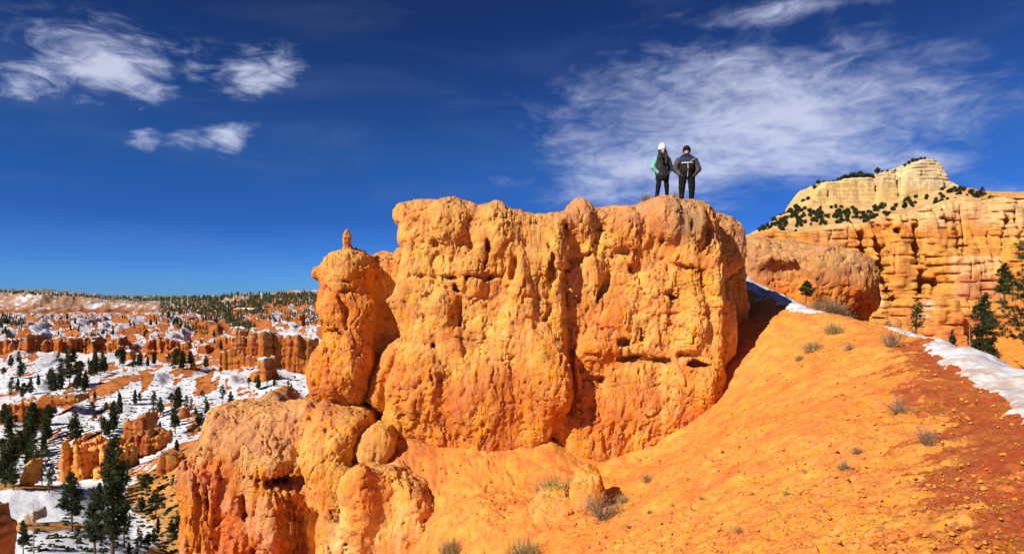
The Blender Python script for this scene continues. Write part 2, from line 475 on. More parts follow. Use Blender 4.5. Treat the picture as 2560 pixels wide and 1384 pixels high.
def rock_obj(name, field, tint, label, cat, mat=None, displace=None, group=None, fine=None, smooth=True):
    V, Q = field.mesh()
    N = vnormals(V, Q)
    if displace is not None:
        V = V + N * displace(V[:, 0], V[:, 1], V[:, 2], N)[:, None]
        N = vnormals(V, Q)
    face = lambda V, N: -(V * N).sum(1) / np.linalg.norm(V, axis=1)
    fc = face(V, N); Vb = None
    if len(Q) > 12000:                              # the far side, which only other views could graze, is kept at half the resolution
        g = Field.__new__(Field); g.h = field.h * 2; g.lo = field.lo; g.d = field.d[::2, ::2, ::2].copy(); g.n = np.array(g.d.shape)
        Vb, Qb = g.mesh(); Nb = vnormals(Vb, Qb); Qb = Qb[face(Vb, Nb)[Qb].min(1) < -.32]
        Q = Q[fc[Q].max(1) >= -.4]
    if fine is not None:
        V, Q = subdivide(V, Q, fc[Q].max(1) > -.15)
        N = vnormals(V, Q); wt = sstep(face(V, N), -.1, .08); k = wt > 0
        d = np.zeros(len(V), np.float32); d[k] = fine(V[k, 0], V[k, 1], V[k, 2]) * wt[k]
        V = V + N * d[:, None]
    if Vb is not None:
        Q = np.concatenate([Q, Qb + len(V)]); V = np.concatenate([V, Vb])
        used, inv = np.unique(Q, return_inverse=True); V = V[used]; Q = inv.reshape(-1, 4)
    N = vnormals(V, Q)
    col = np.clip(tint(V[:, 0], V[:, 1], V[:, 2], N), .005, .95)
    c = np.array((V[:, 0].mean(), V[:, 1].mean(), V[:, 2].min()), np.float32)
    me = mesh_np(name, V - c, Q, mat or M_ROCK, smooth, col)
    o = obj(name, me); o.location = c.tolist()
    tag(o, label, cat, group)
    return o, V

# erosion of the near rock: soft swells, flaking scarps, thin cracks and weak beds
def stair(n, k, w_):
    q = n * k; fl = np.floor(q); fr = q - fl
    return (fl + sstep(fr, 1 - w_, 1.0)) / k
def erode(amp=1.0, s=1.0, vert=.4):
    def fn(x, y, z):
        wx = x + .3 * gn(x * .7, y * .7, z * .5 + 9); wz = z + .3 * gn(x * .6 + 4, y * .6, z * .6)
        a = billow(wx * .75 * s, y * .75 * s, wz * .75 * s * vert, 2, .45) - .3
        n1 = fbm(wx * 1.7 * s + 3, y * 1.7 * s, wz * 1.7 * s * .36, 4, .46)
        b = .35 * n1 + .65 * stair(n1, 3.0, .22)
        n2 = fbm(wx * 4.0 * s + 13, y * 4.0 * s, wz * 4.0 * s * .42, 3, .5)
        c = .3 * n2 + .7 * stair(n2, 2.5, .25)
        bed = gn(x * .3, y * .3, wz * 2.6 * s)
        patch = sstep(gn(x * .9 * s + 7, y * .9 * s, z * .9 * s), -.1, .35)
        k1 = np.exp(-(gn(wx * 2.0 * s + 20, y * 1.2 * s, wz * .75 * s) / .045) ** 2) * patch
        k2 = np.exp(-(gn(wx * 1.1 * s + 40, y * s, wz * 2.3 * s) / .045) ** 2) * sstep(gn(x * 1.1 * s + 17, y * s, z * 1.3 * s), 0, .4)
        return amp * (-.085 * a - .08 * b - .034 * c + .03 * bed + .085 * k1 + .065 * k2)
    return fn
def crust(amp=1.0, s=1.0):
    def fn(x, y, z, N):
        pit = np.clip(gn(x * 5.2 * s, y * 5.2 * s, z * 2.6 * s) - .4, 0, 1)
        knob = np.clip(gn(x * 7 * s + 5, y * 7 * s, z * 6 * s) - .2, 0, 1)
        sel = sstep(gn(x * .8 * s, y * .8 * s, z * .8 * s + 3), -.3, .3)
        return amp * (.026 * fbm(x * 7 * s, y * 7 * s, z * 3.6 * s, 4, .68) - .05 * pit * sel + .012 * knob * sel)
    return fn

# ================================================================== the rock wall with the two people on top
f = Field((-4.3, 15.4, -5.1), (7.6, 21.2, 3.0), .058)
LEFT_BLOCK = [(993, 506), (1017, 501), (1068, 496), (1109, 503), (1145, 498), (1186, 506), (1212, 521), (1253, 520), (1304, 525), (1340, 532),
              (1376, 529), (1425, 532), (1424, 675), (1425, 737), (1428, 880), (1433, 957), (1427, 1014), (1396, 1050), (1370, 1095), (1304, 1150),
              (1140, 1160), (1068, 1112), (1001, 1096), (965, 1081), (960, 1045), (970, 957), (991, 922), (1011, 850), (1006, 829), (986, 788),
              (965, 750), (986, 732), (1001, 665), (1006, 619), (993, 609), (991, 567), (978, 547), (978, 526)]
RIGHT_BLOCK = [(1414, 530), (1426, 508), (1452, 496), (1480, 508), (1490, 516), (1534, 514), (1595, 515), (1606, 503), (1636, 500), (1667, 495),
               (1698, 500), (1729, 496), (1759, 505), (1785, 520), (1798, 560), (1802, 700), (1806, 830), (1808, 960), (1800, 1000), (1720, 1075), (1660, 1130), (1606, 1175),
               (1534, 1215), (1450, 1230), (1400, 1200), (1390, 1000), (1400, 700)]
f.slab(LEFT_BLOCK, 16.5, 20.0, r=.4, k=.25, Y=16.95, lean=.06)
f.slab(RIGHT_BLOCK, 17.0, 20.6, r=.34, k=.22, Y=17.35, lean=.05)
f.slab([(1780, 522), (1831, 532), (1859, 546), (1873, 567), (1874, 639), (1868, 662), (1835, 688), (1812, 720), (1780, 720)], 18.0, 20.8, r=.35, k=.2)
f.slab([(1790, 690), (1838, 722), (1850, 770), (1853, 829), (1848, 890), (1826, 920), (1815, 1000), (1780, 1010)], 17.45, 20.4, r=.4, k=.15)
f.slab([(1800, 690), (1868, 660), (1880, 760), (1880, 1000), (1800, 1000)], 19.4, 21.0, r=.3, k=.2)
# shoulder slab low on the left
f.slab([(996, 846), (1012, 852), (1006, 890), (986, 935), (975, 975), (968, 1040), (934, 1028), (909, 1004), (919, 947), (945, 898), (976, 858)], 16.75, 18.6, r=.4, k=.12, Y=17.0)
# bulges
for b in [(1120, 560, 16.75, .5, .45, .7), (1240, 600, 16.75, .6, .5, 1.0), (1100, 780, 16.55, .42, .4, .62), (1130, 860, 16.55, .3, .38, .4),
          (1060, 960, 16.55, .9, .5, 1.2), (1200, 1000, 16.5, .9, .5, 1.3), (1300, 760, 16.6, .35, .4, 1.2), (1350, 930, 16.5, .75, .55, 1.2), (1395, 960, 16.35, .42, .5, .75),
          (1260, 860, 16.6, .3, .3, .9), (1170, 690, 16.65, .4, .35, .6), (1390, 650, 16.75, .22, .35, .6),
          (1453, 560, 17.2, .44, .4, .56), (1660, 550, 17.15, .62, .42, .62), (1560, 570, 17.2, .55, .35, .55), (1740, 570, 17.15, .35, .35, .6), (1720, 680, 17.1, .4, .35, .6),
          (1640, 760, 17.1, .5, .35, .9), (1540, 800, 17.1, .42, .35, .6), (1730, 820, 17.0, .45, .42, .9), (1500, 870, 17.0, .5, .4, .35), (1470, 700, 17.1, .35, .35, .9),
          (1560, 1040, 16.95, .9, .4, 1.3), (1690, 990, 17.0, .5, .4, .9), (1470, 1090, 16.9, .8, .4, 1.0), (1790, 800, 17.05, .2, .3, 1.9), (1760, 960, 16.9, .28, .4, .6)]:
    f.ball(*b, k=.28)
# cracks, notches and holes in the face
FL, FR = 16.55, 17.0
for pts, Y, r, sy in [
    ([(1371, 610), (1383, 640), (1378, 690), (1376, 722)], FL, (.07, .11, .12, .05), 3),
    ([(1420, 640), (1418, 700), (1423, 760), (1427, 880), (1434, 965), (1425, 1030)], FL + .1, (.05, .1, .12, .13, .13, .06), 3),
    ([(1212, 590), (1219, 620), (1214, 660)], FL, (.04, .07, .04), 2), ([(1288, 650), (1280, 690)], FL, .06, 2), ([(1172, 590), (1180, 640)], FL, .05, 2),
    ([(1137, 712), (1139, 722)], FL, .09, 2), ([(1170, 698), (1222, 696)], FL, (.04, .05), 3), ([(1086, 606), (1090, 610)], FL, .07, 3), ([(1040, 690), (1120, 694), (1135, 692)], FL, .035, 2),
    ([(1066, 862), (1084, 868), (1070, 880)], FL - .05, .06, 2), ([(1110, 905), (1128, 912), (1148, 880), (1152, 840), (1146, 760)], FL, (.06, .07, .06, .045, .03), 2),
    ([(1034, 950), (1044, 975), (1036, 1000)], FL - .05, (.03, .06, .03), 2), ([(1256, 930), (1252, 985), (1244, 1040)], FL - .1, (.03, .05, .03), 2), ([(1324, 870), (1336, 910)], FL - .05, .06, 2),
    ([(1300, 860), (1277, 830), (1280, 740)], FL, (.03, .05, .04), 2), ([(1370, 740), (1376, 770), (1362, 800)], FL - .05, (.05, .08, .06), 2), ([(1270, 1000), (1278, 1060)], FL - .1, .03, 2),
    ([(1130, 1000), (1128, 1040)], FL - .1, .03, 2), ([(1330, 960), (1334, 1050)], FL - .15, .03, 2),
    ([(1534, 634), (1560, 626), (1580, 632)], FR, (.06, .09, .05), 2.5), ([(1586, 620), (1600, 645), (1598, 676)], FR, (.05, .08, .13), 2), ([(1583, 672), (1606, 678)], FR, .12, 2),
    ([(1534, 640), (1520, 700), (1495, 745)], FR, (.05, .08, .05), 2), ([(1497, 540), (1500, 566), (1494, 600), (1490, 640)], FR, (.05, .12, .08, .05), 2),
    ([(1548, 854), (1566, 854)], FR - .05, .11, 2), ([(1698, 906), (1730, 910), (1762, 912)], FR - .05, (.07, .1, .09), 2.5), ([(1545, 896), (1600, 900), (1640, 898), (1690, 905)], FR, (.05, .04, .06, .06), 2),
    ([(1466, 942), (1500, 950)], FR - .05, (.07, .09), 2.2), ([(1664, 500), (1668, 560), (1655, 600)], FR, (.03, .07, .03), 2), ([(1768, 515), (1774, 570), (1768, 620)], FR, (.06, .12, .06), 2),
    ([(1700, 505), (1702, 560)], FR, (.04, .05), 2), ([(1808, 530), (1810, 600), (1812, 660)], FR + .5, (.07, .11, .1), 2), ([(1748, 690), (1750, 750)], FR, (.08, .05), 2),
    ([(1640, 735), (1650, 742), (1690, 744)], FR, (.07, .04, .04), 2), ([(1500, 620), (1450, 648), (1420, 650)], FR, (.03, .035, .05), 2), ([(1735, 800), (1732, 850)], FR - .05, .05, 2),
    ([(1600, 800), (1604, 850)], FR, .05, 2), ([(1738, 930), (1745, 980), (1730, 1010)], FR - .05, (.03, .06, .03), 2), ([(1592, 990), (1598, 1030), (1602, 1070)], FR - .1, (.02, .04, .03), 2),
    ([(1806, 770), (1806, 860), (1812, 930)], FR + .2, (.05, .09, .08), 2), ([(1660, 650), (1710, 668), (1760, 674)], FR, (.03, .05, .04), 2), ([(1415, 560), (1418, 620)], FR - .2, (.06, .04), 2)]:
    f.line(pts, Y, r, '-', .05, sy)
base_wall = erode(.66)
def wall_rough(x, y, z):
    e = base_wall(x, y, z) * (1 - .5 * sstep(z, 1.9, 2.4)) - .055 * (np.abs(gn(x * 2.9 + .4 * gn(x, y, z * .5), y * 2.9, z * .28)) - .3); wz = z + .1 * gn(x * .8, y * .8, z) + .04 * gn(x * 3, y * 3, z * 3)
    for zb, a, xa, xb in ((.46, .09, -3, 2.2), (-1.62, .1, 1.6, 5.4), (1.32, .06, -3, 0), (-.55, .05, 2, 5.4), (1.0, .07, 1.5, 5.2), (-.1, .05, -2.5, 1.2)):
        e = e + a * np.exp(-((wz - zb) / .05) ** 2) * sstep(gn(x * 1.6 + zb * 9, y, z * .5), -.02, .3) * sstep(x, xa, xa + .3) * sstep(x, xb, xb - .3)
    return e
f.rough(wall_rough, .6)
def wall_tint(x, y, z, N):
    n = fbm(x * .6, y * .6, z * .4, 4); st = fbm(x * 2.4, y * 2.4, z * .22, 4); n2 = fbm(x * 1.9 + 9, y * 1.9, z * 1.5, 4)
    c = lerp(ORANGE, YELLOW, sstep(n + st * .45 + .16 * (z + 1), -.8, .5))
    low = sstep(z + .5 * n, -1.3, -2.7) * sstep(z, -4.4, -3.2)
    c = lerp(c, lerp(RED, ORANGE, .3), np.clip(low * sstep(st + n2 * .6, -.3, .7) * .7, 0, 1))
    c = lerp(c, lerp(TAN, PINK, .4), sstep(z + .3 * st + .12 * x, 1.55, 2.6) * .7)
    c = lerp(c, GREY, sstep(x - .35 * n2, 4.1, 4.5) * sstep(x + .3 * n2, 5.3, 4.9) * sstep(z + .4 * st, 1.1, 1.8) * .6)
    c = lerp(c, GREY, sstep(x, 5.6, 6.3) * sstep(z, .6, 1.4) * .35)
    c = lerp(c, TAN, sstep(N[:, 2], .55, .9) * .5)
    return c
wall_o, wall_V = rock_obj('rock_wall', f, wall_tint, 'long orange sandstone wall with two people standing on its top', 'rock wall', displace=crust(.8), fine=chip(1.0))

# ================================================================== tower with a thin spike, left of the wall
f = Field((-6.0, 15.6, -4.2), (-2.4, 20.2, 1.9), .054)
TOWER = [(857, 621), (882, 616), (914, 639), (929, 670), (924, 727), (941, 757), (942, 788), (931, 829), (931, 906), (918, 957),
         (912, 1009), (863, 1029), (827, 1021), (781, 995), (769, 952), (781, 875), (806, 850), (811, 829), (798, 778), (801, 706), (796, 683), (797, 670), (811, 644), (837, 627)]
f.slab(TOWER, 16.6, 18.3, r=.7, k=.2, Y=17.2)
f.ball(795, 682, 17.3, .12, .2, .14, k=.08)
f.ball(830, 940, 16.9, .6, .6, .75, k=.3); f.ball(880, 900, 16.9, .42, .5, 1.0, k=.3); f.ball(815, 970, 16.75, .4, .4, .4, k=.15); f.ball(835, 780, 16.95, .35, .4, .4, k=.2)
f.slab([(905, 640), (940, 627), (976, 634), (986, 619), (1020, 612), (1030, 700), (1030, 1060), (900, 1060)], 17.75, 20.0, r=.45, k=.2)
f.line([(869, 626), (869, 600), (868, 581)], 17.35, (.17, .115, .095), '+', .07)
for pts, r in [([(800, 720), (830, 728), (880, 724)], (.05, .04, .03)), ([(840, 735), (866, 775), (868, 825)], (.03, .06, .04)), ([(820, 828), (870, 826)], .03), ([(806, 850), (828, 890), (822, 915)], (.03, .06, .03)),
               ([(840, 1000), (842, 960)], (.05, .03)), ([(834, 700), (870, 704)], .03)]:
    f.line(pts, 16.72, r, '-', .06, 2)
f.rough(erode(.8, 1.15, .4), .5)
def tower_tint(x, y, z, N):
    n = fbm(x * .8, y * .8, z * .7, 4); st = fbm(x * 2.4, y * 2.4, z * .4, 3)
    c = lerp(ORANGE, YELLOW, sstep(n + st * .4, -.5, .8) * .75)
    c = lerp(c, lerp(TAN, YELLOW, .45), sstep(z + .3 * n, .35, .9) * .7)
    c = lerp(c, RED, sstep(z + .4 * st, -1.3, -2.3) * .45)
    return c
rock_obj('rock_tower', f, tower_tint, 'narrow orange rock tower with a thin spike on its domed head', 'rock tower', displace=crust(.8, 1.1), fine=chip(.8, 1.1))

# ================================================================== lower rocks below the tower
f = Field((-9.4, 13.4, -7.2), (-1.6, 20.0, -2.2), .064)
# pale plateau block and its overhang
f.slab([(520, 1024), (577, 1016), (659, 1020), (768, 1008), (800, 1030), (790, 1150), (745, 1190), (690, 1190), (640, 1181), (596, 1168), (580, 1150), (568, 1160), (518, 1160), (511, 1100), (516, 1044)],
       15.55, 17.2, r=.28, k=.14, Y=15.9, lean=.12)
# fluted red block beneath, leaning out downwards
f.slab([(513, 1165), (543, 1130), (580, 1140), (640, 1170), (752, 1195), (775, 1260), (770, 1560), (455, 1560), (462, 1300), (500, 1200)], 15.75, 19.0, r=.5, k=.15, Y=15.8, lean=.22)
f.slab([(446, 1165), (471, 1133), (502, 1128), (522, 1150), (520, 1200), (500, 1260), (510, 1560), (455, 1560), (466, 1300), (455, 1225)], 16.0, 18.4, r=.3, k=.15, Y=16.2)
f.slab([(735, 1200), (790, 1230), (795, 1560), (735, 1560)], 15.5, 18, r=.3, k=.1, Y=15.6, lean=.1)
# smooth dome carrying the tower
f.slab([(793, 1010), (830, 1024), (905, 1045), (912, 1085), (893, 1135), (877, 1154), (868, 1210), (866, 1272), (856, 1290), (827, 1280), (784, 1272), (746, 1200), (737, 1147), (740, 1091), (757, 1041)],
       15.2, 18.6, r=.75, k=.1, Y=15.75, lean=.2)
# yellow face below
f.slab([(865, 1200), (924, 1172), (985, 1176), (1005, 1240), (1030, 1300), (1060, 1560), (790, 1560), (785, 1285), (850, 1290)], 14.6, 17.0, r=.3, k=.3, Y=14.9, lean=.12)
f.slab([(985, 1190), (1050, 1225), (1092, 1290), (1090, 1340), (1040, 1560), (1000, 1560)], 14.5, 16.4, r=.3, k=.3, Y=14.6)
for b in [(620, 1115, 15.75, .9, .5, .5), (690, 1150, 15.6, .5, .5, .35), (545, 1095, 15.85, .25, .35, .5), (545, 1160, 15.6, .42, .5, .4), (640, 1260, 15.45, .8, .4, .9), (590, 1300, 15.4, .6, .4, 1.2),
          (690, 1290, 15.4, .5, .5, 1.1), (500, 1290, 15.9, .4, .4, 1.2), (840, 1230, 15.25, .3, .3, .5), (900, 1280, 14.7, .5, .4, 1.1)]:
    f.ball(*b, k=.3)
for pts, Y, r, sy in [
    ([(585, 1166), (640, 1188), (690, 1200), (748, 1204)], 15.42, (.05, .12, .18, .18), 3), ([(716, 1225), (722, 1280), (735, 1384), (740, 1480)], 15.5, (.08, .2, .28, .3), 2),
    ([(864, 1200), (866, 1280)], 15.0, (.08, .12), 2.5), ([(830, 1284), (870, 1300)], 14.9, (.08, .1), 2), ([(787, 1290), (786, 1500)], 15.0, .09, 2),
    ([(738, 1080), (736, 1180)], 15.4, (.05, .08), 2), ([(518, 1195), (512, 1240)], 15.7, (.1, .08), 2), ([(612, 1240), (614, 1290)], 15.2, .08, 2), ([(660, 1230), (664, 1280)], 15.2, .06, 2),
    ([(470, 1165), (480, 1200), (478, 1240)], 16.0, (.1, .13, .07), 2), ([(1005, 1290), (1060, 1310), (1085, 1330)], 14.4, (.05, .14, .14), 1.5), ([(640, 1240), (630, 1380)], 15.2, .04, 2), ([(868, 1290), (870, 1384)], 14.7, .05, 2)]:
    f.line(pts, Y, r, '-', .06, sy)
base_er = erode(.62, 1.1, .4)
def flutes(x, y, z):
    e = base_er(x, y, z)
    fl = billow(x * 3.6 + .5 * gn(x, y, z * .7), y * 3.6, z * .32, 3, .6) - .4
    low = sstep(z, -3.6, -4.6) * sstep(x, -4.6, -5.4)
    return e - .2 * low * fl - .09 * sstep(x, -6.9, -7.3) * fl
f.rough(flutes, .6)
def lower_tint(x, y, z, N):
    n = fbm(x * .7, y * .7, z * .6, 4); st = fbm(x * 3, y * 3, z * .35, 4)
    c = lerp(ORANGE, YELLOW, sstep(n + st * .5, -.5, .7))
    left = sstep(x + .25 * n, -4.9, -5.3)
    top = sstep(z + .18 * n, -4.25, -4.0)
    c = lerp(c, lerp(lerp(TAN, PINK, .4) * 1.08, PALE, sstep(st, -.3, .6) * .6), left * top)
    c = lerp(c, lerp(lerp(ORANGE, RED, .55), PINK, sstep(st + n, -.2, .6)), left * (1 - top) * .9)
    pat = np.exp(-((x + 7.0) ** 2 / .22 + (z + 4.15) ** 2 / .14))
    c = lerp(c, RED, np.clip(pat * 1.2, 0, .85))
    yel = sstep(x + .2 * n, -4.4, -4.0) * sstep(z + .2 * st, -4.6, -5.0)
    c = lerp(c, CREAM, yel * sstep(st + n * .6, -.5, .5) * .55)
    c = lerp(c, lerp(TAN, YELLOW, .35), sstep(N[:, 2], .5, .85) * .75 * (z < -2))
    return c
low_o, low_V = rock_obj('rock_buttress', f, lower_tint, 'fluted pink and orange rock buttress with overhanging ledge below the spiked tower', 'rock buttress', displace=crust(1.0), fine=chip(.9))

# boulder wedged between the dome and the wall
f = Field((-4.3, 14.9, -4.6), (-2.6, 17.4, -2.6), .035)
f.slab([(905, 1078), (935, 1060), (968, 1068), (986, 1095), (985, 1130), (968, 1162), (930, 1172), (898, 1158), (886, 1130), (890, 1100)], 15.5, 16.6, r=.35, k=.1, Y=15.8)
f.rough(erode(.4, 1.3, .9), .3)
rock_obj('wedged_boulder', f, lambda x, y, z, N: lerp(YELLOW, TAN, sstep(fbm(x * 2, y * 2, z * 2, 3), -.3, .6) * .5), 'rounded yellow-orange boulder wedged below the slab left of the wall', 'boulder', displace=crust(.8, 1.3))
# ledge under the wall
f = Field((-3.6, 14.9, -4.8), (-1.0, 18.4, -3.2), .035)
f.slab([(975, 1098), (1040, 1104), (1095, 1122), (1130, 1128), (1138, 1150), (1120, 1230), (960, 1230), (970, 1120)], 15.95, 18.0, r=.25, k=.1, Y=16.1, lean=.3)
f.rough(erode(.4, 1.3, .9), .3)
rock_obj('rock_ledge', f, lambda x, y, z, N: lerp(ORANGE, YELLOW, sstep(fbm(x * 2, y * 2, z * 2, 3), -.5, .6) * .8), 'low orange ledge in the shadow gap under the left end of the wall', 'rock ledge', displace=crust(.8, 1.3))
# knob behind the plateau
f = Field((-11.5, 23.0, -6.5), (-6.5, 28.6, -2.6), .07)
f.slab([(618, 1100), (624, 1022), (636, 1000), (655, 985), (672, 980), (690, 992), (706, 1010), (712, 1100)], 24.2, 27, r=.5, k=.1, Y=24.5, lean=.25)
f.slab([(580, 1100), (583, 1022), (596, 1010), (618, 1018), (640, 1100)], 24.5, 26.5, r=.3, k=.2, Y=24.5, lean=.2)
f.rough(erode(.7, 1.1, .8), .4)
rock_obj('small_outcrop', f, lambda x, y, z, N: lerp(TAN, YELLOW, sstep(fbm(x * 1.5, y * 1.5, z * 1.5, 3), -.3, .6) * .8), 'small pale yellow rock knob rising behind the flat buttress top', 'rock knob', displace=crust(1.2, .9))

# ================================================================== foreground slope (trail ridge)
class RBF:
    def __init__(self, pts, lam=1e-3):
        p = np.array(pts, float); self.c = p[:, :2]
        n = len(p); K = self.k(np.linalg.norm(self.c[:, None] - self.c[None], axis=2)) + lam * np.eye(n)
        A = np.zeros((n + 3, n + 3)); A[:n, :n] = K; A[:n, n] = 1; A[:n, n + 1:] = self.c; A[n:, :n] = A[:n, n:].T
        b = np.zeros(n + 3); b[:n] = p[:, 2]
        self.wt = np.linalg.solve(A, b)
    @staticmethod
    def k(r):
        return r
    def __call__(self, x, y):
        x = np.asarray(x, float); y = np.asarray(y, float); sh = x.shape
        x = x.ravel(); y = y.ravel(); out = np.empty_like(x)
        for i in range(0, len(x), 40000):
            s = slice(i, i + 40000)
            r = np.hypot(x[s, None] - self.c[None, :, 0], y[s, None] - self.c[None, :, 1])
            out[s] = self.k(r) @ self.wt[:-3] + self.wt[-3] + self.wt[-2] * x[s] + self.wt[-1] * y[s]
        return out.reshape(sh)
_sl = [(1800, 990, 16.9), (1718, 1062, 16.7), (1606, 1155, 16.3), (1500, 1188, 16.1), (1420, 1120, 16.7), (1370, 1092, 16.5), (1304, 1113, 16.4), (1140, 1128, 16.1), (1060, 1140, 15.9), (990, 1160, 15.6),
       (930, 1172, 15.8), (1050, 1215, 15.3), (1100, 1300, 13.8), (1096, 1384, 12.8), (1400, 1384, 10.6), (1700, 1384, 7.6), (2000, 1384, 5.6), (2300, 1384, 4.7), (2560, 1384, 4.3),
       (1900, 1200, 9.3), (1800, 1100, 12.2), (1600, 1250, 12.6), (1400, 1230, 14.4), (1250, 1220, 15.0), (1250, 1320, 12.6), (2000, 1100, 9.9), (2200, 1200, 7.2), (2300, 1060, 8.6), (2560, 1110, 7.0), (2400, 930, 11.2),
       (2330, 880, 12.8), (2200, 900, 13.2), (2050, 870, 15.4), (1950, 960, 14.6), (1900, 835, 18.2), (1880, 770, 20.5),
       (2560, 938, 10.6), (2440, 882, 12.2), (2340, 845, 13.6), (2240, 814, 15.4), (2120, 793, 17.4), (2030, 778, 18.6), (1930, 738, 20.6), (1840, 692, 22.6), (1790, 660, 24.0)]
SL = [tuple(P(*q)) for q in _sl]
SL += [(11.6, 18, -1.9), (10.6, 14, -2.0), (10.0, 11, -2.1), (12, 8, -2.7), (9.5, 6, -1.6), (11.2, 22, -1.3), (10, 26, -.6), (15, 24, -4), (14, 30, -2.6), (15, 14, -4.6), (18, 20, -8), (16, 6, -5),
       (7, 3, -1.5), (3, 1, -1.62), (0, 0, -1.75), (0, 3.5, -3.0), (-3, 3, -4.4), (-3, 7, -5.5), (0, 7, -4.3), (-4, 11, -7.4), (-2.4, 12.6, -7.5), (-2.3, 13.7, -6.9), (-3.2, 14.2, -7.8), (-4.5, 14.5, -8.6), (-6, 4, -6.5), (3, -5, -1.5), (8, -4, -1.6), (-4, -5, -4.5), (14, -4, -4.0),
       (-7, 8, -9), (-3, 18, -4.4), (2, 20, -3), (5, 22, -1.0), (-8, 13.5, -10), (-5, 17.5, -5.5), (-7, 19, -8), (-10, 17, -12), (-12, 22, -14), (-6, 24, -9), (0, 25, -6), (-4, 30, -14), (5, 30, -5), (-14, 8, -15)]
slope_rbf = RBF(SL)
wet_poly_px = [(2560, 960), (2440, 905), (2330, 850), (2250, 862), (2265, 930), (2310, 1010), (2330, 1075), (2355, 1150), (2385, 1240), (2370, 1310), (2420, 1384), (2700, 1500), (2900, 1100)]
# outline of the damp soil on the ground, from where its edge is seen
def on_slope(px, py, lo=3.0, hi=30.0):
    Y = np.linspace(lo, hi, 700); x = (px - 1280) / F * Y; z = (HZ - py) / F * Y
    g = slope_rbf(x, Y)
    hit = np.nonzero(z <= g)[0]
    i = hit[0] if len(hit) else len(Y) - 1
    return np.array((x[i], Y[i], g[i]))
def slope_z(x, y, fine=True):
    z = slope_rbf(x, y)
    z = z + .09 * fbm(x * .55, y * .55, 0 * x, 3)
    if fine:
        # rills down the slope, crumbly crust
        z = z + .035 * fbm(x * 1.9, y * 1.9, 0 * x + 3, 3)
    return z
aa = np.radians(np.concatenate([np.linspace(-75, -22, 50)[:-1], np.linspace(-22, 43, 480), np.linspace(43, 68, 40)[1:]]))
rr = np.exp(np.concatenate([np.linspace(math.log(1.6), math.log(3.6), 40)[:-1], np.linspace(math.log(3.6), math.log(22), 370), np.linspace(math.log(22), math.log(34), 40)[1:]]))
nA, nR = len(aa), len(rr)
A, R_ = np.meshgrid(aa, rr, indexing='ij')
X = R_ * np.sin(A); Yg = R_ * np.cos(A) - .2
Z = slope_z(X, Yg)
X1, Y1 = X.ravel(), Yg.ravel()
# clods and cracked crust, finer where near
clod = np.clip(gn(X1 * 6.5, Y1 * 6.5, 0 * X1 + 2) + .5 * gn(X1 * 14, Y1 * 14, 0 * X1 + 5) - .12, 0, 1)
crk = np.abs(gn(X1 * 4.2 + .3 * gn(X1 * 9, Y1 * 9, 0 * X1), Y1 * 4.2, 0 * X1 + 8))
where = sstep(fbm(X1 * .5, Y1 * .5, 0 * X1 + 4, 3), -.5, .5)
hole = np.clip(gn(X1 * 5.3, Y1 * 5.3, 0 * X1 + 15) - .42, 0, 1) * sstep(fbm(X1 * .6, Y1 * .6, 0 * X1 + 50, 2), -.2, .4)
Zf = Z.ravel() - .22 * hole + .06 * clod * (.35 + .65 * where) - .045 * np.exp(-(crk / .055) ** 2) * where * sstep(np.hypot(X1, Y1), 14, 8) + .018 * fbm(X1 * 16, Y1 * 16, 0 * X1 + 1, 3, .6)
hs_ = sstep(gn(X1 * .7 + 3, Y1 * .7, 0 * X1 + 60), -.5, .4)
Zf -= (.34 * np.clip(gn(X1 * 8, Y1 * 8, 0 * X1 + 61) - .33, 0, 1) + .2 * np.clip(gn(X1 * 15, Y1 * 17, 0 * X1 + 62) - .3, 0, 1)) * (.3 + .7 * hs_) * sstep(np.hypot(X1, Y1), 2.5, 5)
Zf += .014 * fbm(X1 * 22, Y1 * 22, 0 * X1 + 7, 2) * sstep(np.hypot(X1, Y1), 16, 8)
Zf += .004 * facet(X1 * 6, Y1 * 6, 0 * X1) * (.3 + .7 * hs_)
V = np.stack([X1, Y1, Zf], 1)
ii = np.arange(nA * nR).reshape(nA, nR)
Q = np.stack([ii[:-1, :-1], ii[1:, :-1], ii[1:, 1:], ii[:-1, 1:]], -1).reshape(-1, 4)[:, ::-1]
wet_pts = np.array([on_slope(*q)[:2] if q[1] < 1400 and q[0] < 2600 else (q[0] / 2560 * 6, 12 - q[1] / 200) for q in wet_poly_px[:11]] + [(4.4, 2.5), (12, 2.5), (12, 10)])
wd = poly_sd(X1.astype(np.float32), Y1.astype(np.float32), wet_pts)
wn = fbm(X1 * 1.1 + .4 * Y1, Y1 * 2.4, 0 * X1 + 6, 6, .7)
wet = sstep(-wd + .62 * wn + .05, -.1, .1)
dry_clod = sstep(clod + .25 * gn(X1 * 3, Y1 * 3, 0 * X1), .16, .26)
wet = wet * (1 - dry_clod * sstep(gn(X1 * 1.3, Y1 * 1.3, 0 * X1 + 12) - .45 * sstep(-wd, .3, 1.6), -.1, .4))
n = fbm(X1 * .5, Y1 * .5, 0 * X1 + 20, 4); n2 = fbm(X1 * 3, Y1 * 3, 0 * X1 + 30, 4)
col = lerp(lerp(RED, ORANGE, .85), lerp(ORANGE, YELLOW, .5), sstep(n * .6 + .4 * n2, -.7, .7))
near = sstep(np.hypot(X1, Y1), 13, 6)
col = lerp(col, lerp(YELLOW, ORANGE, .45), near * .4)
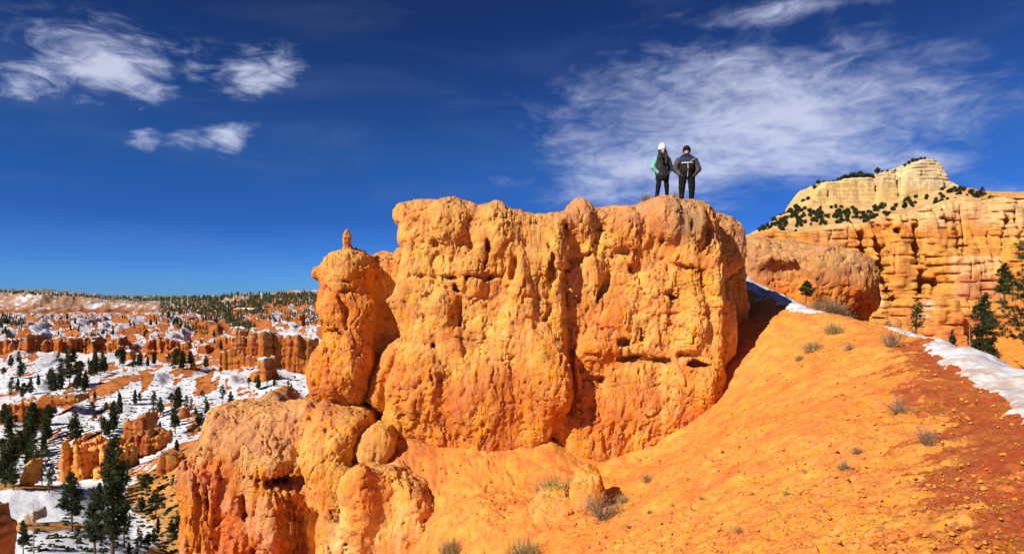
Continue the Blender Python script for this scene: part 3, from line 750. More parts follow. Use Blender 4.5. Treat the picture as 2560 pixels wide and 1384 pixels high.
# darker red gravel lying on the mound at the left end
col = lerp(col, lerp(RED, TAN, .4), sstep(X1, -1.2, -2.6) * sstep(Y1, 13, 14) * .6)
col = col * np.array((.93, .89, .85), np.float32)
col = lerp(col, C(.34, .078, .02), wet * .95)
col = lerp(col, col * 1.1, dry_clod * .5)
N = np.zeros_like(V)
me = mesh_np('slope_ground', V, Q, M_SOIL, True, col.astype(np.float32))
slope_o = obj('slope_ground', me)
tag(slope_o, kind='structure')
def ground_z(x, y):
    return float(slope_z(np.array([x]), np.array([y]))[0])

# ================================================================== canyon ground, out to the far rim
_cg = [ # photo x, photo y, distance
    (0, 731, 1560), (60, 733, 1560), (100, 732, 1500), (160, 740, 1540), (220, 747, 1560), (320, 750, 1600), (450, 750, 1600), (540, 746, 1560), (600, 740, 1400), (700, 740, 1300), (800, 737, 1250), (900, 737, 1250), (-150, 730, 1560), (-400, 730, 1500),
    (0, 764, 1500), (100, 766, 1450), (220, 768, 1500), (320, 766, 1530), (450, 764, 1530), (560, 765, 1350), (700, 765, 1150), (800, 765, 1080), (-200, 768, 1430),
    (0, 792, 1330), (150, 788, 1330), (300, 788, 1330), (420, 786, 1300), (550, 783, 1200), (700, 785, 1020), (800, 785, 950), (-200, 790, 1330),
    (0, 806, 1000), (150, 800, 1000), (300, 798, 1000), (450, 800, 1000), (600, 800, 900), (720, 806, 800), (800, 808, 780),
    (0, 832, 720), (100, 828, 740), (230, 812, 760), (330, 830, 720), (450, 830, 700), (540, 806, 690), (530, 838, 640), (650, 822, 640), (780, 828, 600), (870, 830, 600),
    (0, 905, 520), (60, 905, 520), (150, 925, 480), (250, 925, 480), (300, 905, 520), (420, 905, 520), (340, 925, 450), (480, 925, 420), (520, 880, 470), (560, 850, 480), (600, 900, 400), (700, 920, 345), (780, 930, 345), (860, 930, 345),
    (0, 946, 380), (60, 938, 390), (130, 930, 400), (40, 985, 330), (150, 985, 330), (250, 985, 330), (200, 1002, 300), (270, 970, 310), (330, 945, 310), (430, 936, 310), (480, 945, 300), (560, 975, 285), (640, 998, 265), (740, 1000, 270), (860, 1000, 270),
    (0, 1070, 235), (100, 1060, 240), (200, 1020, 260), (300, 1010, 262), (400, 1010, 262), (500, 1010, 255), (330, 1060, 225), (450, 1070, 215), (500, 1085, 205), (250, 1100, 205), (100, 1130, 200), (0, 1160, 195), (200, 1180, 172), (300, 1150, 178), (360, 1160, 168), (400, 1105, 190), (650, 1090, 200), (800, 1090, 200),
    (515, 1092, 142), (450, 1108, 145), (400, 1135, 143), (370, 1175, 138), (330, 1205, 138), (600, 1050, 142), (750, 1030, 142),
    (460, 1150, 128), (420, 1190, 126), (460, 1220, 116), (380, 1250, 118), (330, 1270, 118), (440, 1300, 104), (380, 1320, 104), (430, 1384, 95), (520, 1384, 90), (600, 1300, 95),
    (150, 1217, 150), (80, 1217, 140), (0, 1217, 140), (0, 1213, 112), (60, 1211, 112), (120, 1217, 112), (180, 1240, 112), (240, 1270, 112), (60, 1285, 100), (140, 1300, 98), (220, 1310, 98), (0, 1290, 98), (290, 1340, 98),
    (70, 1310, 86), (150, 1322, 86), (230, 1345, 86), (0, 1330, 84), (100, 1384, 76), (250, 1384, 80), (330, 1384, 86), (-200, 1220, 112), (-200, 1384, 76), (-300, 1000, 300), (-300, 900, 500), (-300, 800, 1000)]
CG = [tuple(P(*q)) for q in _cg]
CG += [(-20, 50, -34), (-40, 50, -33), (-5, 55, -38), (-10, 36, -33), (10, 45, -30), (30, 60, -22), (60, 80, -20), (40, 130, -22), (90, 130, -20), (30, 250, -30), (100, 260, 0), (200, 300, 10), (0, 400, -40), (0, 700, -30), (0, 1200, -5), (400, 800, 10), (600, 1500, 0), (-60, 30, -36),
       (20, 34, -14), (45, 34, -14), (60, 55, -9), (90, 70, -10)]
canyon_rbf = RBF(CG, 1e-2)
_r2 = math.cos(.5), math.sin(.5)
def canyon_z(x, y):
    r = np.hypot(x, y)
    z = canyon_rbf(x, y)
    o = 0 * x
    # eroded fingers running down off the rim, growing with distance
    u = x * .9 + y * .25; v = -x * .25 + y * .9
    wx = u + 14 * gn(x / 90, y / 90, o) + 5 * gn(x / 25, y / 25, o); wy = v + 14 * gn(x / 90, y / 90, o + 5)
    r = y
    far = sstep(r, 360, 620) * sstep(r, 1480, 1250)
    rid = 1 - np.abs(gn(wx / 46, wy / 120, o + 1)) * 1.6
    rid2 = 1 - np.abs(gn(wx / 20, wy / 48, o + 2)) * 1.6
    z = z + far * (14 * (rid - .5) + 8 * (rid2 - .5) + 2.5 * fbm(wx / 11, wy / 22, o + 6, 2))
    # fluted rim cliffs
    cl = sstep(r, 1280, 1340) * sstep(r, 1560, 1500)
    z = z + cl * (13 * (np.abs(gn(x / 34, y / 260, o + 9)) - .3) + 6 * gn(x / 12, y / 90, o + 4))
    mid = sstep(r, 130, 230) * (1 - far)
    z = z + mid * (4.2 * fbm(wx / 34, wy / 50, o + 3, 4) + 2.6 * (.5 - np.abs(gn(wx / 18, wy / 34, o + 7)) * 1.6))
    z = z + (1 - mid) * sstep(r, 800, 60) * .7 * fbm(x / 9, y / 9, o, 3)
    return z + .14 * fbm(x / 2.2, y / 2.2, o + 11, 2) * sstep(r, 400, 100)
def canyon_mat():
    m = bpy.data.materials.new('snowy_canyon_ground'); m.use_nodes = True
    t = NT(m.node_tree); t.n.clear()
    geo = t.new('ShaderNodeNewGeometry'); pos = geo.outputs['Position']
    at = t.new('ShaderNodeVertexColor', layer_name='tint')      # soil colour
    bi = t.new('ShaderNodeVertexColor', layer_name='snow')
    sep = t.new('ShaderNodeSeparateColor'); t.put(sep.inputs[0], bi.outputs['Color'])
    n1 = t.noise(pos, .055, 7, .65); n2 = t.noise(pos, .42, 6, .65); n3 = t.noise(pos, 2.2, 4, .6)
    nz = t.math('ADD', t.math('MULTIPLY', n1, .35), t.math('ADD', t.math('MULTIPLY', n2, .4), t.math('MULTIPLY', n3, .25)))
    s = t.math('ADD', sep.outputs[0], t.math('MULTIPLY', t.math('SUBTRACT', nz, .5), 2.1))
    snow = t.step(s, .47, .55)
    soil = t.vmath('SCALE', at.outputs['Color']); t.put(soil.node.inputs['Scale'], t.step(n2, .25, .75, .7, 1.3))
    col = t.mix(snow, soil, (.72, .74, .80))
    b = t.new('ShaderNodeBsdfPrincipled'); t.put(b.inputs['Base Color'], col)
    b.inputs['Roughness'].default_value = .85; b.inputs['Specular IOR Level'].default_value = .15
    bp = t.new('ShaderNodeBump'); bp.inputs['Strength'].default_value = .5; bp.inputs['Distance'].default_value = .6
    t.put(bp.inputs['Height'], t.math('ADD', n2, t.math('MULTIPLY', n3, .3))); t.put(b.inputs['Normal'], bp.outputs[0])
    o = t.new('ShaderNodeOutputMaterial'); t.put(o.inputs[0], b.outputs[0])
    return m
nA, nR = 520, 420
aa = np.concatenate([np.linspace(math.radians(-62), math.radians(-41), 50)[:-1], np.linspace(math.radians(-41), math.radians(-12), nA - 150), np.linspace(math.radians(-12), math.radians(62), 102)[1:]])
nA = len(aa)
rr = np.exp(np.linspace(math.log(33.0), math.log(2500.0), nR))
A, R_ = np.meshgrid(aa, rr, indexing='ij')
X1 = (R_ * np.sin(A)).ravel(); Y1 = (R_ * np.cos(A)).ravel()
Zc = canyon_z(X1, Y1)
Zc = np.where(Y1 > 1640, np.minimum(Zc, -2 - (Y1 - 1640) * .02), Zc)
V = np.stack([X1, Y1, Zc], 1)
ii = np.arange(nA * nR).reshape(nA, nR)
Q = np.stack([ii[:-1, :-1], ii[:-1, 1:], ii[1:, 1:], ii[1:, :-1]], -1).reshape(-1, 4)
_azs, _Zg, _Rg = aa, Zc.reshape(nA, nR), rr
def hit(px, py, lo=45.0):
    az_ = math.atan((px - 1280) / F); i = int(np.clip(np.searchsorted(_azs, az_) - 1, 0, nA - 2)); t = (az_ - _azs[i]) / (_azs[i + 1] - _azs[i])
    g = _Zg[i] * (1 - t) + _Zg[i + 1] * t; Y = _Rg * math.cos(az_)
    h = np.nonzero(((HZ - py) / F * Y <= g) & (Y > lo))[0]
    if not len(h): return None
    k = h[0]; return np.array((math.tan(az_) * Y[k], Y[k], g[k]))
N = vnormals(V, Q); N = N * np.sign(N[:, 2:3])
r = Y1; o = 0 * X1
sunh = np.array((SUN.x, SUN.y)) / math.hypot(SUN.x, SUN.y)
aspect = (N[:, 0] * sunh[0] + N[:, 1] * sunh[1])
snow = .50 - 1.25 * np.clip(aspect, -.25, 1) * sstep(r, 60, 300) + .18 * sstep(r, 900, 500) - 1.1 * (1 - N[:, 2]) * sstep(r, 100, 800)
ppx = 1280 + F * X1 / Y1; ppy = HZ - F * Zc / Y1
def blob(cx, cy, w_, h_, y0=0, y1=1e9):
    return np.exp(-(((ppx - cx) / w_) ** 2 + ((ppy - cy) / h_) ** 2)) * (Y1 > y0) * (Y1 < y1)
for (cx, cy, w_, h_, a_, y0, y1) in [(415, 1235, 75, 60, -.75, 90, 135), (470, 1120, 70, 26, -.8, 110, 150), (330, 945, 70, 14, -.35, 270, 330), (270, 965, 50, 14, -.5, 270, 330), (535, 822, 26, 16, -1.2, 500, 800),
                                     (80, 1215, 100, 7, -.9, 100, 125), (120, 1240, 60, 9, -.35, 100, 120), (110, 1315, 90, 9, -.8, 82, 96), (70, 1260, 90, 26, .5, 96, 120), (300, 1020, 220, 60, .18, 180, 300), (700, 960, 90, 40, .35, 240, 350),
                                     (440, 1380, 60, 60, -.5, 60, 110), (60, 960, 120, 20, .3, 300, 400), (640, 845, 40, 10, -.3, 400, 700), (480, 925, 40, 10, -.5, 280, 420)]:
    snow = snow + a_ * blob(cx, cy, w_, h_, y0, y1)
stripes = gn(X1 / 13, Y1 / 120, o + 2) + .6 * gn(X1 / 5, Y1 / 60, o + 5)
snow = lerp(snow[:, None], (.42 + .25 * stripes - .25 * sstep(Zc, -30, -42))[:, None], sstep(r, 1320, 1360) * sstep(ppx, 620, 540))[:, 0]
snow = np.where(r > 1570, .42, snow)
snow = snow - 2 * sstep(ppx, 1200, 1500)
n = fbm(X1 / 40, Y1 / 40, o, 4); n2 = fbm(X1 / 9, Y1 / 9, o + 3, 3)
col = lerp(lerp(RED, ORANGE, .4) * .85, lerp(TAN, ORANGE, .5), sstep(n + .5 * n2, -.5, .6))
col = col * np.array((.58, .48, .46), np.float32)
rim = sstep(r, 1290, 1340)
col = lerp(col, lerp(PINK * .62, C(.36, .22, .14), sstep(Zc + 5 * n, -40, -15)), rim * .9)
col = lerp(col, RED * .5, rim * sstep(Zc + 6 * n, -32, -42))
nearsoil = sstep(r, 160, 110)
col = lerp(col, lerp(C(.36, .19, .06), C(.55, .24, .06), sstep(n2, -.4, .5)), nearsoil)
col = lerp(col, ORANGE * .95, sstep(ppx, 1200, 1500))
col = np.where((r > 1570)[:, None], C(.16, .13, .08), col)
me = mesh_np('canyon_ground', V, Q, canyon_mat(), True, col.astype(np.float32))
at = me.color_attributes.new('snow', 'FLOAT_COLOR', 'POINT')
c4 = np.ones((len(V), 4), np.float32); c4[:, :3] = np.clip(snow, -.5, 1.5)[:, None]; at.data.foreach_set('color', c4.ravel())
tag(obj('canyon_ground', me), kind='structure')

# ================================================================== fins and hoodoos standing in the canyon
M_FAR = rock_mat('far_red_rock', grain=.16, bump=.5, var=.3)
M_MID = rock_mat('hoodoo_rock', grain=.4, bump=.5, var=.3)
def far_erode(s, amp):      # s = feature size in metres
    def fn(x, y, z):
        wz = z + s * .12 * gn(x / s, y / s, z / s)
        col = np.abs(gn(x / (s * .62), y / (s * .62), z / (s * 6))) ** .7 + .45 * np.abs(gn(x / (s * .27), y / (s * .27), z / (s * 2.2)))
        n = fbm(x / (s * .5), y / (s * .5), z / (s * .5), 3)
        bed = np.tanh(3 * gn(x / (s * 6), y / (s * 6), wz / (s * .3)))
        return amp * (-.85 * (col - .5) + .16 * n + .13 * bed)
    return fn
def fin(name, slabs, h, s, amp, label, cat='rock fin', balls=(), cuts=(), lines=(), tintf=None, mat=None, snowcap=False, group=None):
    lo = np.full(3, 1e9); hi = -lo
    for sl in slabs:
        Yt = sl.get('Y', sl['y0'])
        q = np.array([P(p[0], p[1], Yt) for p in sl['p']])
        lo = np.minimum(lo, (q[:, 0].min(), sl['y0'] - abs(sl.get('lean', 0)) * 12, q[:, 2].min())); hi = np.maximum(hi, (q[:, 0].max(), sl['y1'] + abs(sl.get('lean', 0)) * 12, q[:, 2].max()))
    pad = amp + 4 * h
    f = Field(lo - pad, hi + pad, h)
    for sl in slabs:
        f.slab(sl['p'], sl['y0'], sl['y1'], r=sl.get('r', s * .3) * .55, k=sl.get('k', s * .25), Y=sl.get('Y'), lean=sl.get('lean', 0))
    for b in balls: f.ball(*b, k=s * .2)
    for (pts, Y, rad) in lines: f.line(pts, Y, rad, '+', s * .1)
    for (pts, Y, rad) in cuts: f.line(pts, Y, rad, '-', s * .1, 3)
    f.rough(far_erode(s, amp), amp * 2 + 2 * h)
    if tintf is None:
        zt, zb = hi[2], lo[2]
        def tintf(x, y, z, N):
            n = fbm(x / (s * 2), y / (s * 2), z / (s * 2), 3); bd = gn(x / (s * 9), y / (s * 9), z / (s * .5))
            c = lerp(lerp(RED, ORANGE, .1) * .62, lerp(ORANGE, RED, .5) * .78, sstep(n + .5 * bd, -.5, .6))  # reds darkened overall: shade of the fin fronts put into the rock colour
            c = lerp(c, TAN * .72, sstep((z - zb) / (zt - zb) + .15 * n, .75, .97) * .7)
            if snowcap: c = lerp(c, C(.8, .82, .87), sstep(N[:, 2] + .25 * n, .72, .85))
            return c
    return rock_obj(name, f, tintf, label, cat, mat or M_FAR, None, group)[0]

fin('castle_fin', [
    dict(p=[(588, 831), (608, 829), (612, 838), (628, 832), (644, 836), (656, 832), (671, 832), (678, 838), (725, 838), (761, 844), (777, 848), (779, 940), (734, 950), (689, 940), (640, 940), (586, 930), (584, 873)], y0=338, y1=352, r=3),
    dict(p=[(544, 882), (560, 876), (584, 872), (610, 890), (640, 890), (668, 900), (668, 990), (544, 950)], y0=331, y1=342, r=2.5),
    dict(p=[(488, 930), (520, 927), (560, 930), (626, 922), (630, 985), (492, 968)], y0=322, y1=333, r=2.5)],
    .5, 5.5, 2.4, 'large red castle-like rock fin stepped down to the left above shaded snow', 'rock fin', snowcap=True,
    lines=[([(598, 940), (598, 834)], 338, 4.0), ([(636, 900), (636, 836)], 337, 3.4), ([(663, 930), (663, 836)], 336, 3.2), ([(745, 880), (745, 846)], 337.5, 2.2)])
fin('rock_pillar', [dict(p=[(642, 897), (660, 897), (668, 930), (669, 1000), (614, 1000), (620, 930), (636, 925)], y0=305, y1=315, r=2.5)], .4, 5, 1.5,
    'pale-footed rock pillar standing in front of the red castle fin', 'rock pillar', snowcap=True, lines=[([(683, 948), (682, 925), (682, 893)], 316, (3, 2, 1.2))])
fin('hoodoo_cluster', [
    dict(p=[(56, 840), (70, 836), (84, 846), (96, 860), (110, 850), (130, 846), (150, 850), (170, 842), (200, 838), (216, 846), (236, 866), (244, 900), (240, 950), (30, 950), (36, 880), (52, 862)], y0=540, y1=560, r=5),
    dict(p=[(72, 930), (100, 905), (112, 905), (112, 950), (60, 960)], y0=500, y1=510, r=2, lean=.4)],
    .85, 9, 5.0, 'wide shaded red hoodoo cluster at the far left under the snowy fingers', 'hoodoos', group='red hoodoo clusters across the canyon', snowcap=True,
    cuts=[([(84, 850), (90, 940)], 541, 5), ([(122, 855), (118, 930)], 541, 4), ([(196, 860), (194, 940)], 541, 5), ([(160, 862), (152, 940)], 541, 3)])
fin('hoodoo_cluster', [dict(p=[(262, 860), (275, 846), (290, 844), (300, 860), (325, 878), (342, 890), (345, 925), (258, 925)], y0=545, y1=562, r=4)], .85, 8, 4.4, 'small red hoodoo cluster in the middle of the three across the canyon', 'hoodoos', group='red hoodoo clusters across the canyon', snowcap=True)
fin('hoodoo_cluster', [dict(p=[(360, 850), (380, 846), (420, 848), (445, 854), (470, 862), (488, 872), (490, 920), (355, 920)], y0=545, y1=562, r=4)], .85, 8, 4.4, 'flat-topped red hoodoo cluster nearest to the castle fin', 'hoodoos', group='red hoodoo clusters across the canyon', snowcap=True,
    cuts=[([(385, 856), (384, 900)], 546, 2.6), ([(412, 858), (414, 900)], 546, 2.6), ([(438, 860), (440, 900)], 546, 3)])
fin('rock_outcrop', [dict(p=[(728, 812), (735, 790), (748, 786), (756, 812), (770, 830), (720, 830)], y0=640, y1=655, r=4)], 1.1, 8, 3, 'small fluted orange outcrop on the snow above the right end of the castle fin', 'rock outcrop')
fin('rock_outcrop', [dict(p=[(712, 842), (716, 816), (735, 815), (738, 845)], y0=560, y1=570, r=3)], .9, 7, 2.5, 'stubby orange outcrop just above the castle fin top', 'rock outcrop')
fin('rock_spire', [dict(p=[(471, 935), (473, 912), (478, 904), (483, 914), (484, 935)], y0=318, y1=322, r=1.4)], .4, 3, .8, 'lone orange spire with a knob head at the left foot of the castle fin', 'rock spire')
fin('rock_rib', [dict(p=[(0, 1020), (10, 1005), (40, 1008), (48, 1000), (90, 1002), (100, 990), (110, 985), (130, 992), (150, 988), (170, 985), (190, 990), (195, 1002), (140, 1015), (100, 1022), (96, 1050), (60, 1060), (30, 1070), (-20, 1075), (-30, 1040)], y0=246, y1=254, r=2)],
    .42, 3.6, 2.2, 'low red rock rib crossing the snow at the left edge', 'rock rib', snowcap=True)
fin('rock_pillar', [dict(p=[(88, 1072), (90, 1035), (98, 1029), (104, 1036), (103, 1060), (98, 1076)], y0=225, y1=229, r=1)], .3, 3, .7, 'thin orange rock pillar on the snow below the red rib', 'rock pillar')
fin('orange_hoodoos', [
    dict(p=[(148, 1128), (153, 1112), (157, 1118), (160, 1160), (170, 1165), (178, 1118), (184, 1113), (190, 1122), (196, 1113), (206, 1112), (214, 1122), (236, 1120), (246, 1112), (256, 1114), (262, 1130), (282, 1125), (292, 1140), (300, 1230), (262, 1230), (256, 1180), (236, 1188), (215, 1182), (205, 1215), (136, 1205), (142, 1170)], y0=147, y1=156, r=1.4),
    dict(p=[(236, 1180), (258, 1150), (264, 1240), (232, 1240)], y0=145, y1=150, r=1)],
    .25, 2.8, 1.9, 'sunlit orange hoodoo group with a tall thin spire among the dark pines', 'hoodoos', mat=M_MID, balls=[(224, 1176, 149, 2.2, 2, .7)],
    cuts=[([(170, 1120), (168, 1200)], 147, .9), ([(210, 1128), (206, 1200)], 147, 1.0), ([(226, 1140), (224, 1172)], 147, 1.6), ([(240, 1130), (238, 1170)], 147, .7), ([(272, 1140), (274, 1225)], 147, .8)],
    tintf=lambda x, y, z, N: lerp(lerp(ORANGE, RED, .2), YELLOW, sstep(fbm(x / 4, y / 4, z / 7, 3), -.4, .5)))
fin('thumb_rock', [dict(p=[(40, 1215), (48, 1190), (56, 1178), (62, 1160), (70, 1151), (76, 1156), (76, 1180), (70, 1215)], y0=112, y1=115.5, r=1.1)], .16, 2.2, .55, 'leaning thumb-shaped orange rock on the snow mound crest', 'rock', mat=M_MID,
    cuts=[([(54, 1178), (74, 1182)], 112, .2)], tintf=lambda x, y, z, N: lerp(ORANGE, YELLOW, sstep(fbm(x / 2, y / 2, z / 2, 3), -.4, .5)))
fin('dark_spires', [dict(p=[(305, 1110), (307, 1062), (316, 1048), (325, 1060), (332, 1052), (345, 1040), (356, 1038), (359, 1055), (355, 1100), (345, 1120), (310, 1125)], y0=170, y1=178, r=1.4)], .28, 2.8, 1.6, 'twin dark red spires leaning together above the pines', 'rock spires', mat=M_MID)
fin('lumpy_ridge', [dict(p=[(278, 1120), (300, 1112), (312, 1106), (328, 1090), (340, 1094), (350, 1104), (362, 1085), (368, 1080), (378, 1092), (390, 1088), (402, 1096), (396, 1118), (370, 1140), (330, 1152), (290, 1140)], y0=160, y1=167, r=1.6)], .27, 2.4, 1.5,
    'lumpy orange-brown ridge of small knobs under the dark spires', 'rock ridge', mat=M_MID)
fin('shadowed_fin', [dict(p=[(384, 1200), (390, 1150), (402, 1134), (415, 1138), (440, 1146), (446, 1156), (430, 1180), (395, 1205)], y0=127, y1=131, r=1)], .2, 3, .9, 'short leaning rock fin with its right side in deep shadow on the brown slope', 'rock fin', mat=M_MID)
fin('knob_rock', [dict(p=[(443, 1046), (446, 1024), (453, 1019), (461, 1026), (463, 1046)], y0=205, y1=209, r=1.4)], .27, 3, .7, 'yellow knob of rock on the snow left of the buttress', 'rock', mat=M_MID)
fin('corner_rock', [dict(p=[(-90, 1240), (0, 1247), (22, 1252), (36, 1275), (46, 1300), (48, 1340), (42, 1384), (44, 1560), (-90, 1560)], y0=48, y1=52, r=1.1, Y=52)], .11, 1.6, .5, 'rough dark red rock filling the bottom left corner', 'rock', mat=rock_mat('corner_rock_stone', grain=.9, bump=.5, var=.4),
    tintf=lambda x, y, z, N: lerp(RED * .8, TAN * .8, sstep(fbm(x / 1.4, y / 1.4, z / 1.4, 4) + .4 * (z + 17.5), -.5, .7)))
fin('white_block', [dict(p=[(52, 1305), (56, 1288), (76, 1282), (84, 1290), (82, 1306)], y0=92, y1=95, r=.5)], .13, 1.6, .35, 'squarish whitish boulder beside the snow mound', 'boulder', mat=M_MID, tintf=lambda x, y, z, N: lerp(C(.5, .42, .34), C(.38, .28, .2), sstep(fbm(x, y, z, 3), -.3, .4)))

for pts, y0, sz, amp, label, cat in [
    ([(-20, 925), (-20, 850), (4, 846), (18, 850), (27, 872), (30, 925)], 545, 9, 4.0, 'dark red rock block at the left edge beside the hoodoo clusters', 'rock'),
    ([(488, 895), (491, 866), (500, 860), (512, 862), (517, 880), (522, 898)], 462, 6, 2.4, 'short hoodoo group left of the snow ramp by the castle fin', 'hoodoos'),
    ([(536, 872), (541, 842), (552, 839), (565, 842), (580, 840), (588, 850), (586, 880)], 470, 6, 2.6, 'pale fluted cliff joined to the left side of the castle fin', 'cliff'),
    ([(456, 892), (461, 858), (466, 852), (471, 862), (474, 892)], 500, 4, 1.6, 'slim spire beside the flat-topped hoodoo cluster', 'rock spire'),
    ([(296, 902), (300, 880), (312, 876), (326, 878), (330, 902)], 500, 5, 2.0, 'small lit rock in front of the middle hoodoo cluster', 'rock'),
    ([(418, 892), (426, 874), (434, 868), (444, 880), (448, 895)], 490, 5, 1.6, 'cone-shaped orange rock before the flat-topped hoodoo cluster', 'rock'),
    ([(578, 795), (583, 772), (600, 769), (618, 772), (632, 770), (638, 795)], 900, 9, 4.0, 'distant pale hoodoo row under the dark forest', 'hoodoos'),
    ([(478, 795), (484, 778), (492, 776), (498, 795)], 950, 8, 3.0, 'tiny distant pale rock left of the far forest', 'rock'),
    ([(126, 808), (134, 795), (146, 796), (154, 808)], 960, 8, 3.0, 'tiny distant rock under the far rim at left', 'rock'),
    ([(150, 838), (160, 822), (176, 818), (190, 824), (204, 836)], 690, 9, 3.5, 'red knoll crowning the snowy fingers above the hoodoo clusters', 'rock'),
    ([(196, 1100), (204, 1084), (216, 1080), (224, 1092), (230, 1104)], 208, 3, 1.2, 'small red rock among the pines above the orange hoodoos', 'rock'),
    ([(14, 1180), (20, 1150), (30, 1146), (36, 1160), (42, 1185)], 185, 4, 1.6, 'dark red rock among the pines at the left edge', 'rock')]:
    fin('distant_rock' if y0 > 300 else 'valley_rock', [dict(p=pts, y0=y0, y1=y0 + sz * 1.6, r=sz * .5)], y0 / 640, sz, amp, label, cat, snowcap=y0 > 400)

# ================================================================== dome rock behind the crest, cliffs and mesa on the right
f = Field((9.2, 24.5, -2.6), (18.2, 34.0, 3.6), .1)
f.slab([(1850, 600), (1868, 588), (1900, 584), (1960, 591), (2010, 599), (2060, 607), (2100, 624), (2140, 650), (2168, 680), (2188, 712), (2193, 745), (2184, 785), (2160, 830), (1850, 830)], 27.0, 33, r=1.5, k=.3, Y=28.0, lean=.25)
f.ball(2070, 690, 27.0, 1.8, 1.0, 1.3, k=.6); f.ball(2130, 700, 27.4, 1.0, 1.0, 1.2, k=.5)
f.slab([(1880, 668), (1940, 655), (1990, 665), (2000, 720), (1990, 790), (1870, 790)], 25.0, 27.6, r=.4, k=.3, Y=27.2, op='-')
f.line([(2195, 800), (2150, 782), (2120, 790)], 27.0, (.55, .4, .2), '-', .15, 2)
f.line([(2003, 640), (2006, 700), (2002, 770)], 26.8, (.12, .22, .2), '-', .1, 2)
f.rough(erode(1.1, .6, .5), .9)
def dome_tint(x, y, z, N):
    n = fbm(x * .5, y * .5, z * .5, 4); st = fbm(x * 2.2 + z, y * 2, z * .6, 4)
    c = lerp(lerp(ORANGE, RED, .3), TAN, sstep(z + .5 * n, -.3, 1.5))
    return lerp(c, lerp(PALE, C(.42, .24, .14), .5), sstep(st, -.1, .7) * sstep(z, .2, 1.2) * .6)
rock_obj('dome_rock', f, dome_tint, 'rounded brown-orange dome rock behind the snowy crest, undercut below', 'rock dome', displace=crust(1.4, .7), fine=chip(1.6, .6))

def cliff_erode(s, amp):
    def fn(x, y, z):
        wz = z + .9 * gn(x / 22, y / 22, z / 22) + .35 * gn(x / 5, y / 5, z / 14)
        wx = x + .8 * gn(x / 9, y / 9, z / 9)
        colm = np.abs(gn(wx / (s * 1.1), y / 60, z / (s * 9))) ** .7 + .4 * np.abs(gn(wx / (s * .4), y / 30, z / (s * 4)))
        block = np.tanh(5 * gn(wx / (s * .5) + 9, y / 30, np.floor(wz / 2.3) * .77))
        fr = wz / 2.3 - np.floor(wz / 2.3)
        bed = np.exp(-((fr - .5) / .07) ** 2) * sstep(gn(x / 10, y / 10, np.floor(wz / 2.3) * 1.3), -.3, .15)
        n = fbm(x / 2, y / 2, z / 2, 3)
        top = sstep(z, 24, 12)
        fa = facet(wx / 2.6, y / 2.6, wz / 1.7, .6)
        crk = np.exp(-(gn(wx / 4.2 + 30, y / 50, z / 30) / .045) ** 2) * sstep(gn(x / 8 + 4, y / 30, z / 9), -.1, .25)
        return amp * (-.8 * (colm - .45)) - .3 * block * (.3 + .7 * top) + .12 * n - .16 * fa + 1.25 * bed * (.3 + .7 * top) + 1.2 * crk
    return fn
CLIFF = [(1870, 600), (1892, 585), (1930, 572), (1970, 585), (1997, 580), (2051, 578), (2090, 570), (2112, 555), (2130, 562), (2185, 553), (2227, 546), (2269, 543), (2290, 530), (2310, 532), (2324, 520), (2353, 511), (2380, 500),
         (2407, 490), (2430, 492), (2449, 496), (2462, 517), (2487, 515), (2495, 490), (2508, 496), (2520, 494), (2535, 502), (2560, 497), (2600, 500), (2650, 490), (2760, 500), (2760, 1010), (1870, 1010)]
f = Field((60, 152, -27), (160, 183, 30), .38)
f.slab(CLIFF, 172, 192, r=1.4, k=1, Y=174, lean=.16)
for b in [(2240, 690, 171.6, 7, 3, 19), (2340, 640, 171.8, 6, 3, 14), (2530, 620, 171.5, 6, 3, 12)]:
    f.ball(*b, k=2)
# pale ledge with pink base, and low benches in front
f.slab([(2374, 652), (2390, 640), (2440, 642), (2480, 640), (2520, 648), (2600, 650), (2600, 1010), (2385, 1010), (2380, 690)], 164, 180, r=1.5, k=.6, Y=165, lean=.05)
f.slab([(2330, 750), (2350, 742), (2400, 744), (2410, 770), (2420, 1010), (2300, 1010), (2310, 790)], 157, 172, r=1.2, k=.6, Y=158, lean=.1)
f.slab([(2195, 800), (2240, 790), (2290, 800), (2320, 1010), (2180, 1010)], 158, 172, r=1.2, k=.6, Y=158, lean=.35)
for pts, r_ in [([(2154, 588), (2157, 620), (2160, 640)], (.9, 1.3, .6)), ([(2185, 568), (2186, 600), (2194, 640), (2200, 690), (2203, 742)], (1.2, 1.6, 1.3, 1.0, .5)), ([(2215, 720), (2216, 755)], .6), ([(2276, 570), (2279, 620), (2282, 655)], (.6, 1.4, 1.0)),
                ([(2286, 670), (2290, 700), (2292, 745), (2290, 760)], (.8, 1.0, .7, .4)), ([(2235, 575), (2238, 600)], .5), ([(2346, 548), (2362, 552)], (.6, .7)), ([(2318, 700), (2322, 716)], .7), ([(2430, 560), (2432, 640)], .5), ([(2480, 540), (2484, 620)], .7), ([(2388, 685), (2392, 690), (2420, 692), (2470, 690), (2500, 688)], .5)]:
    f.line(pts, 172.0 if pts[0][0] < 2380 else 168, r_, '-', .3, 4)
f.rough(cliff_erode(6.0, .95), 3)
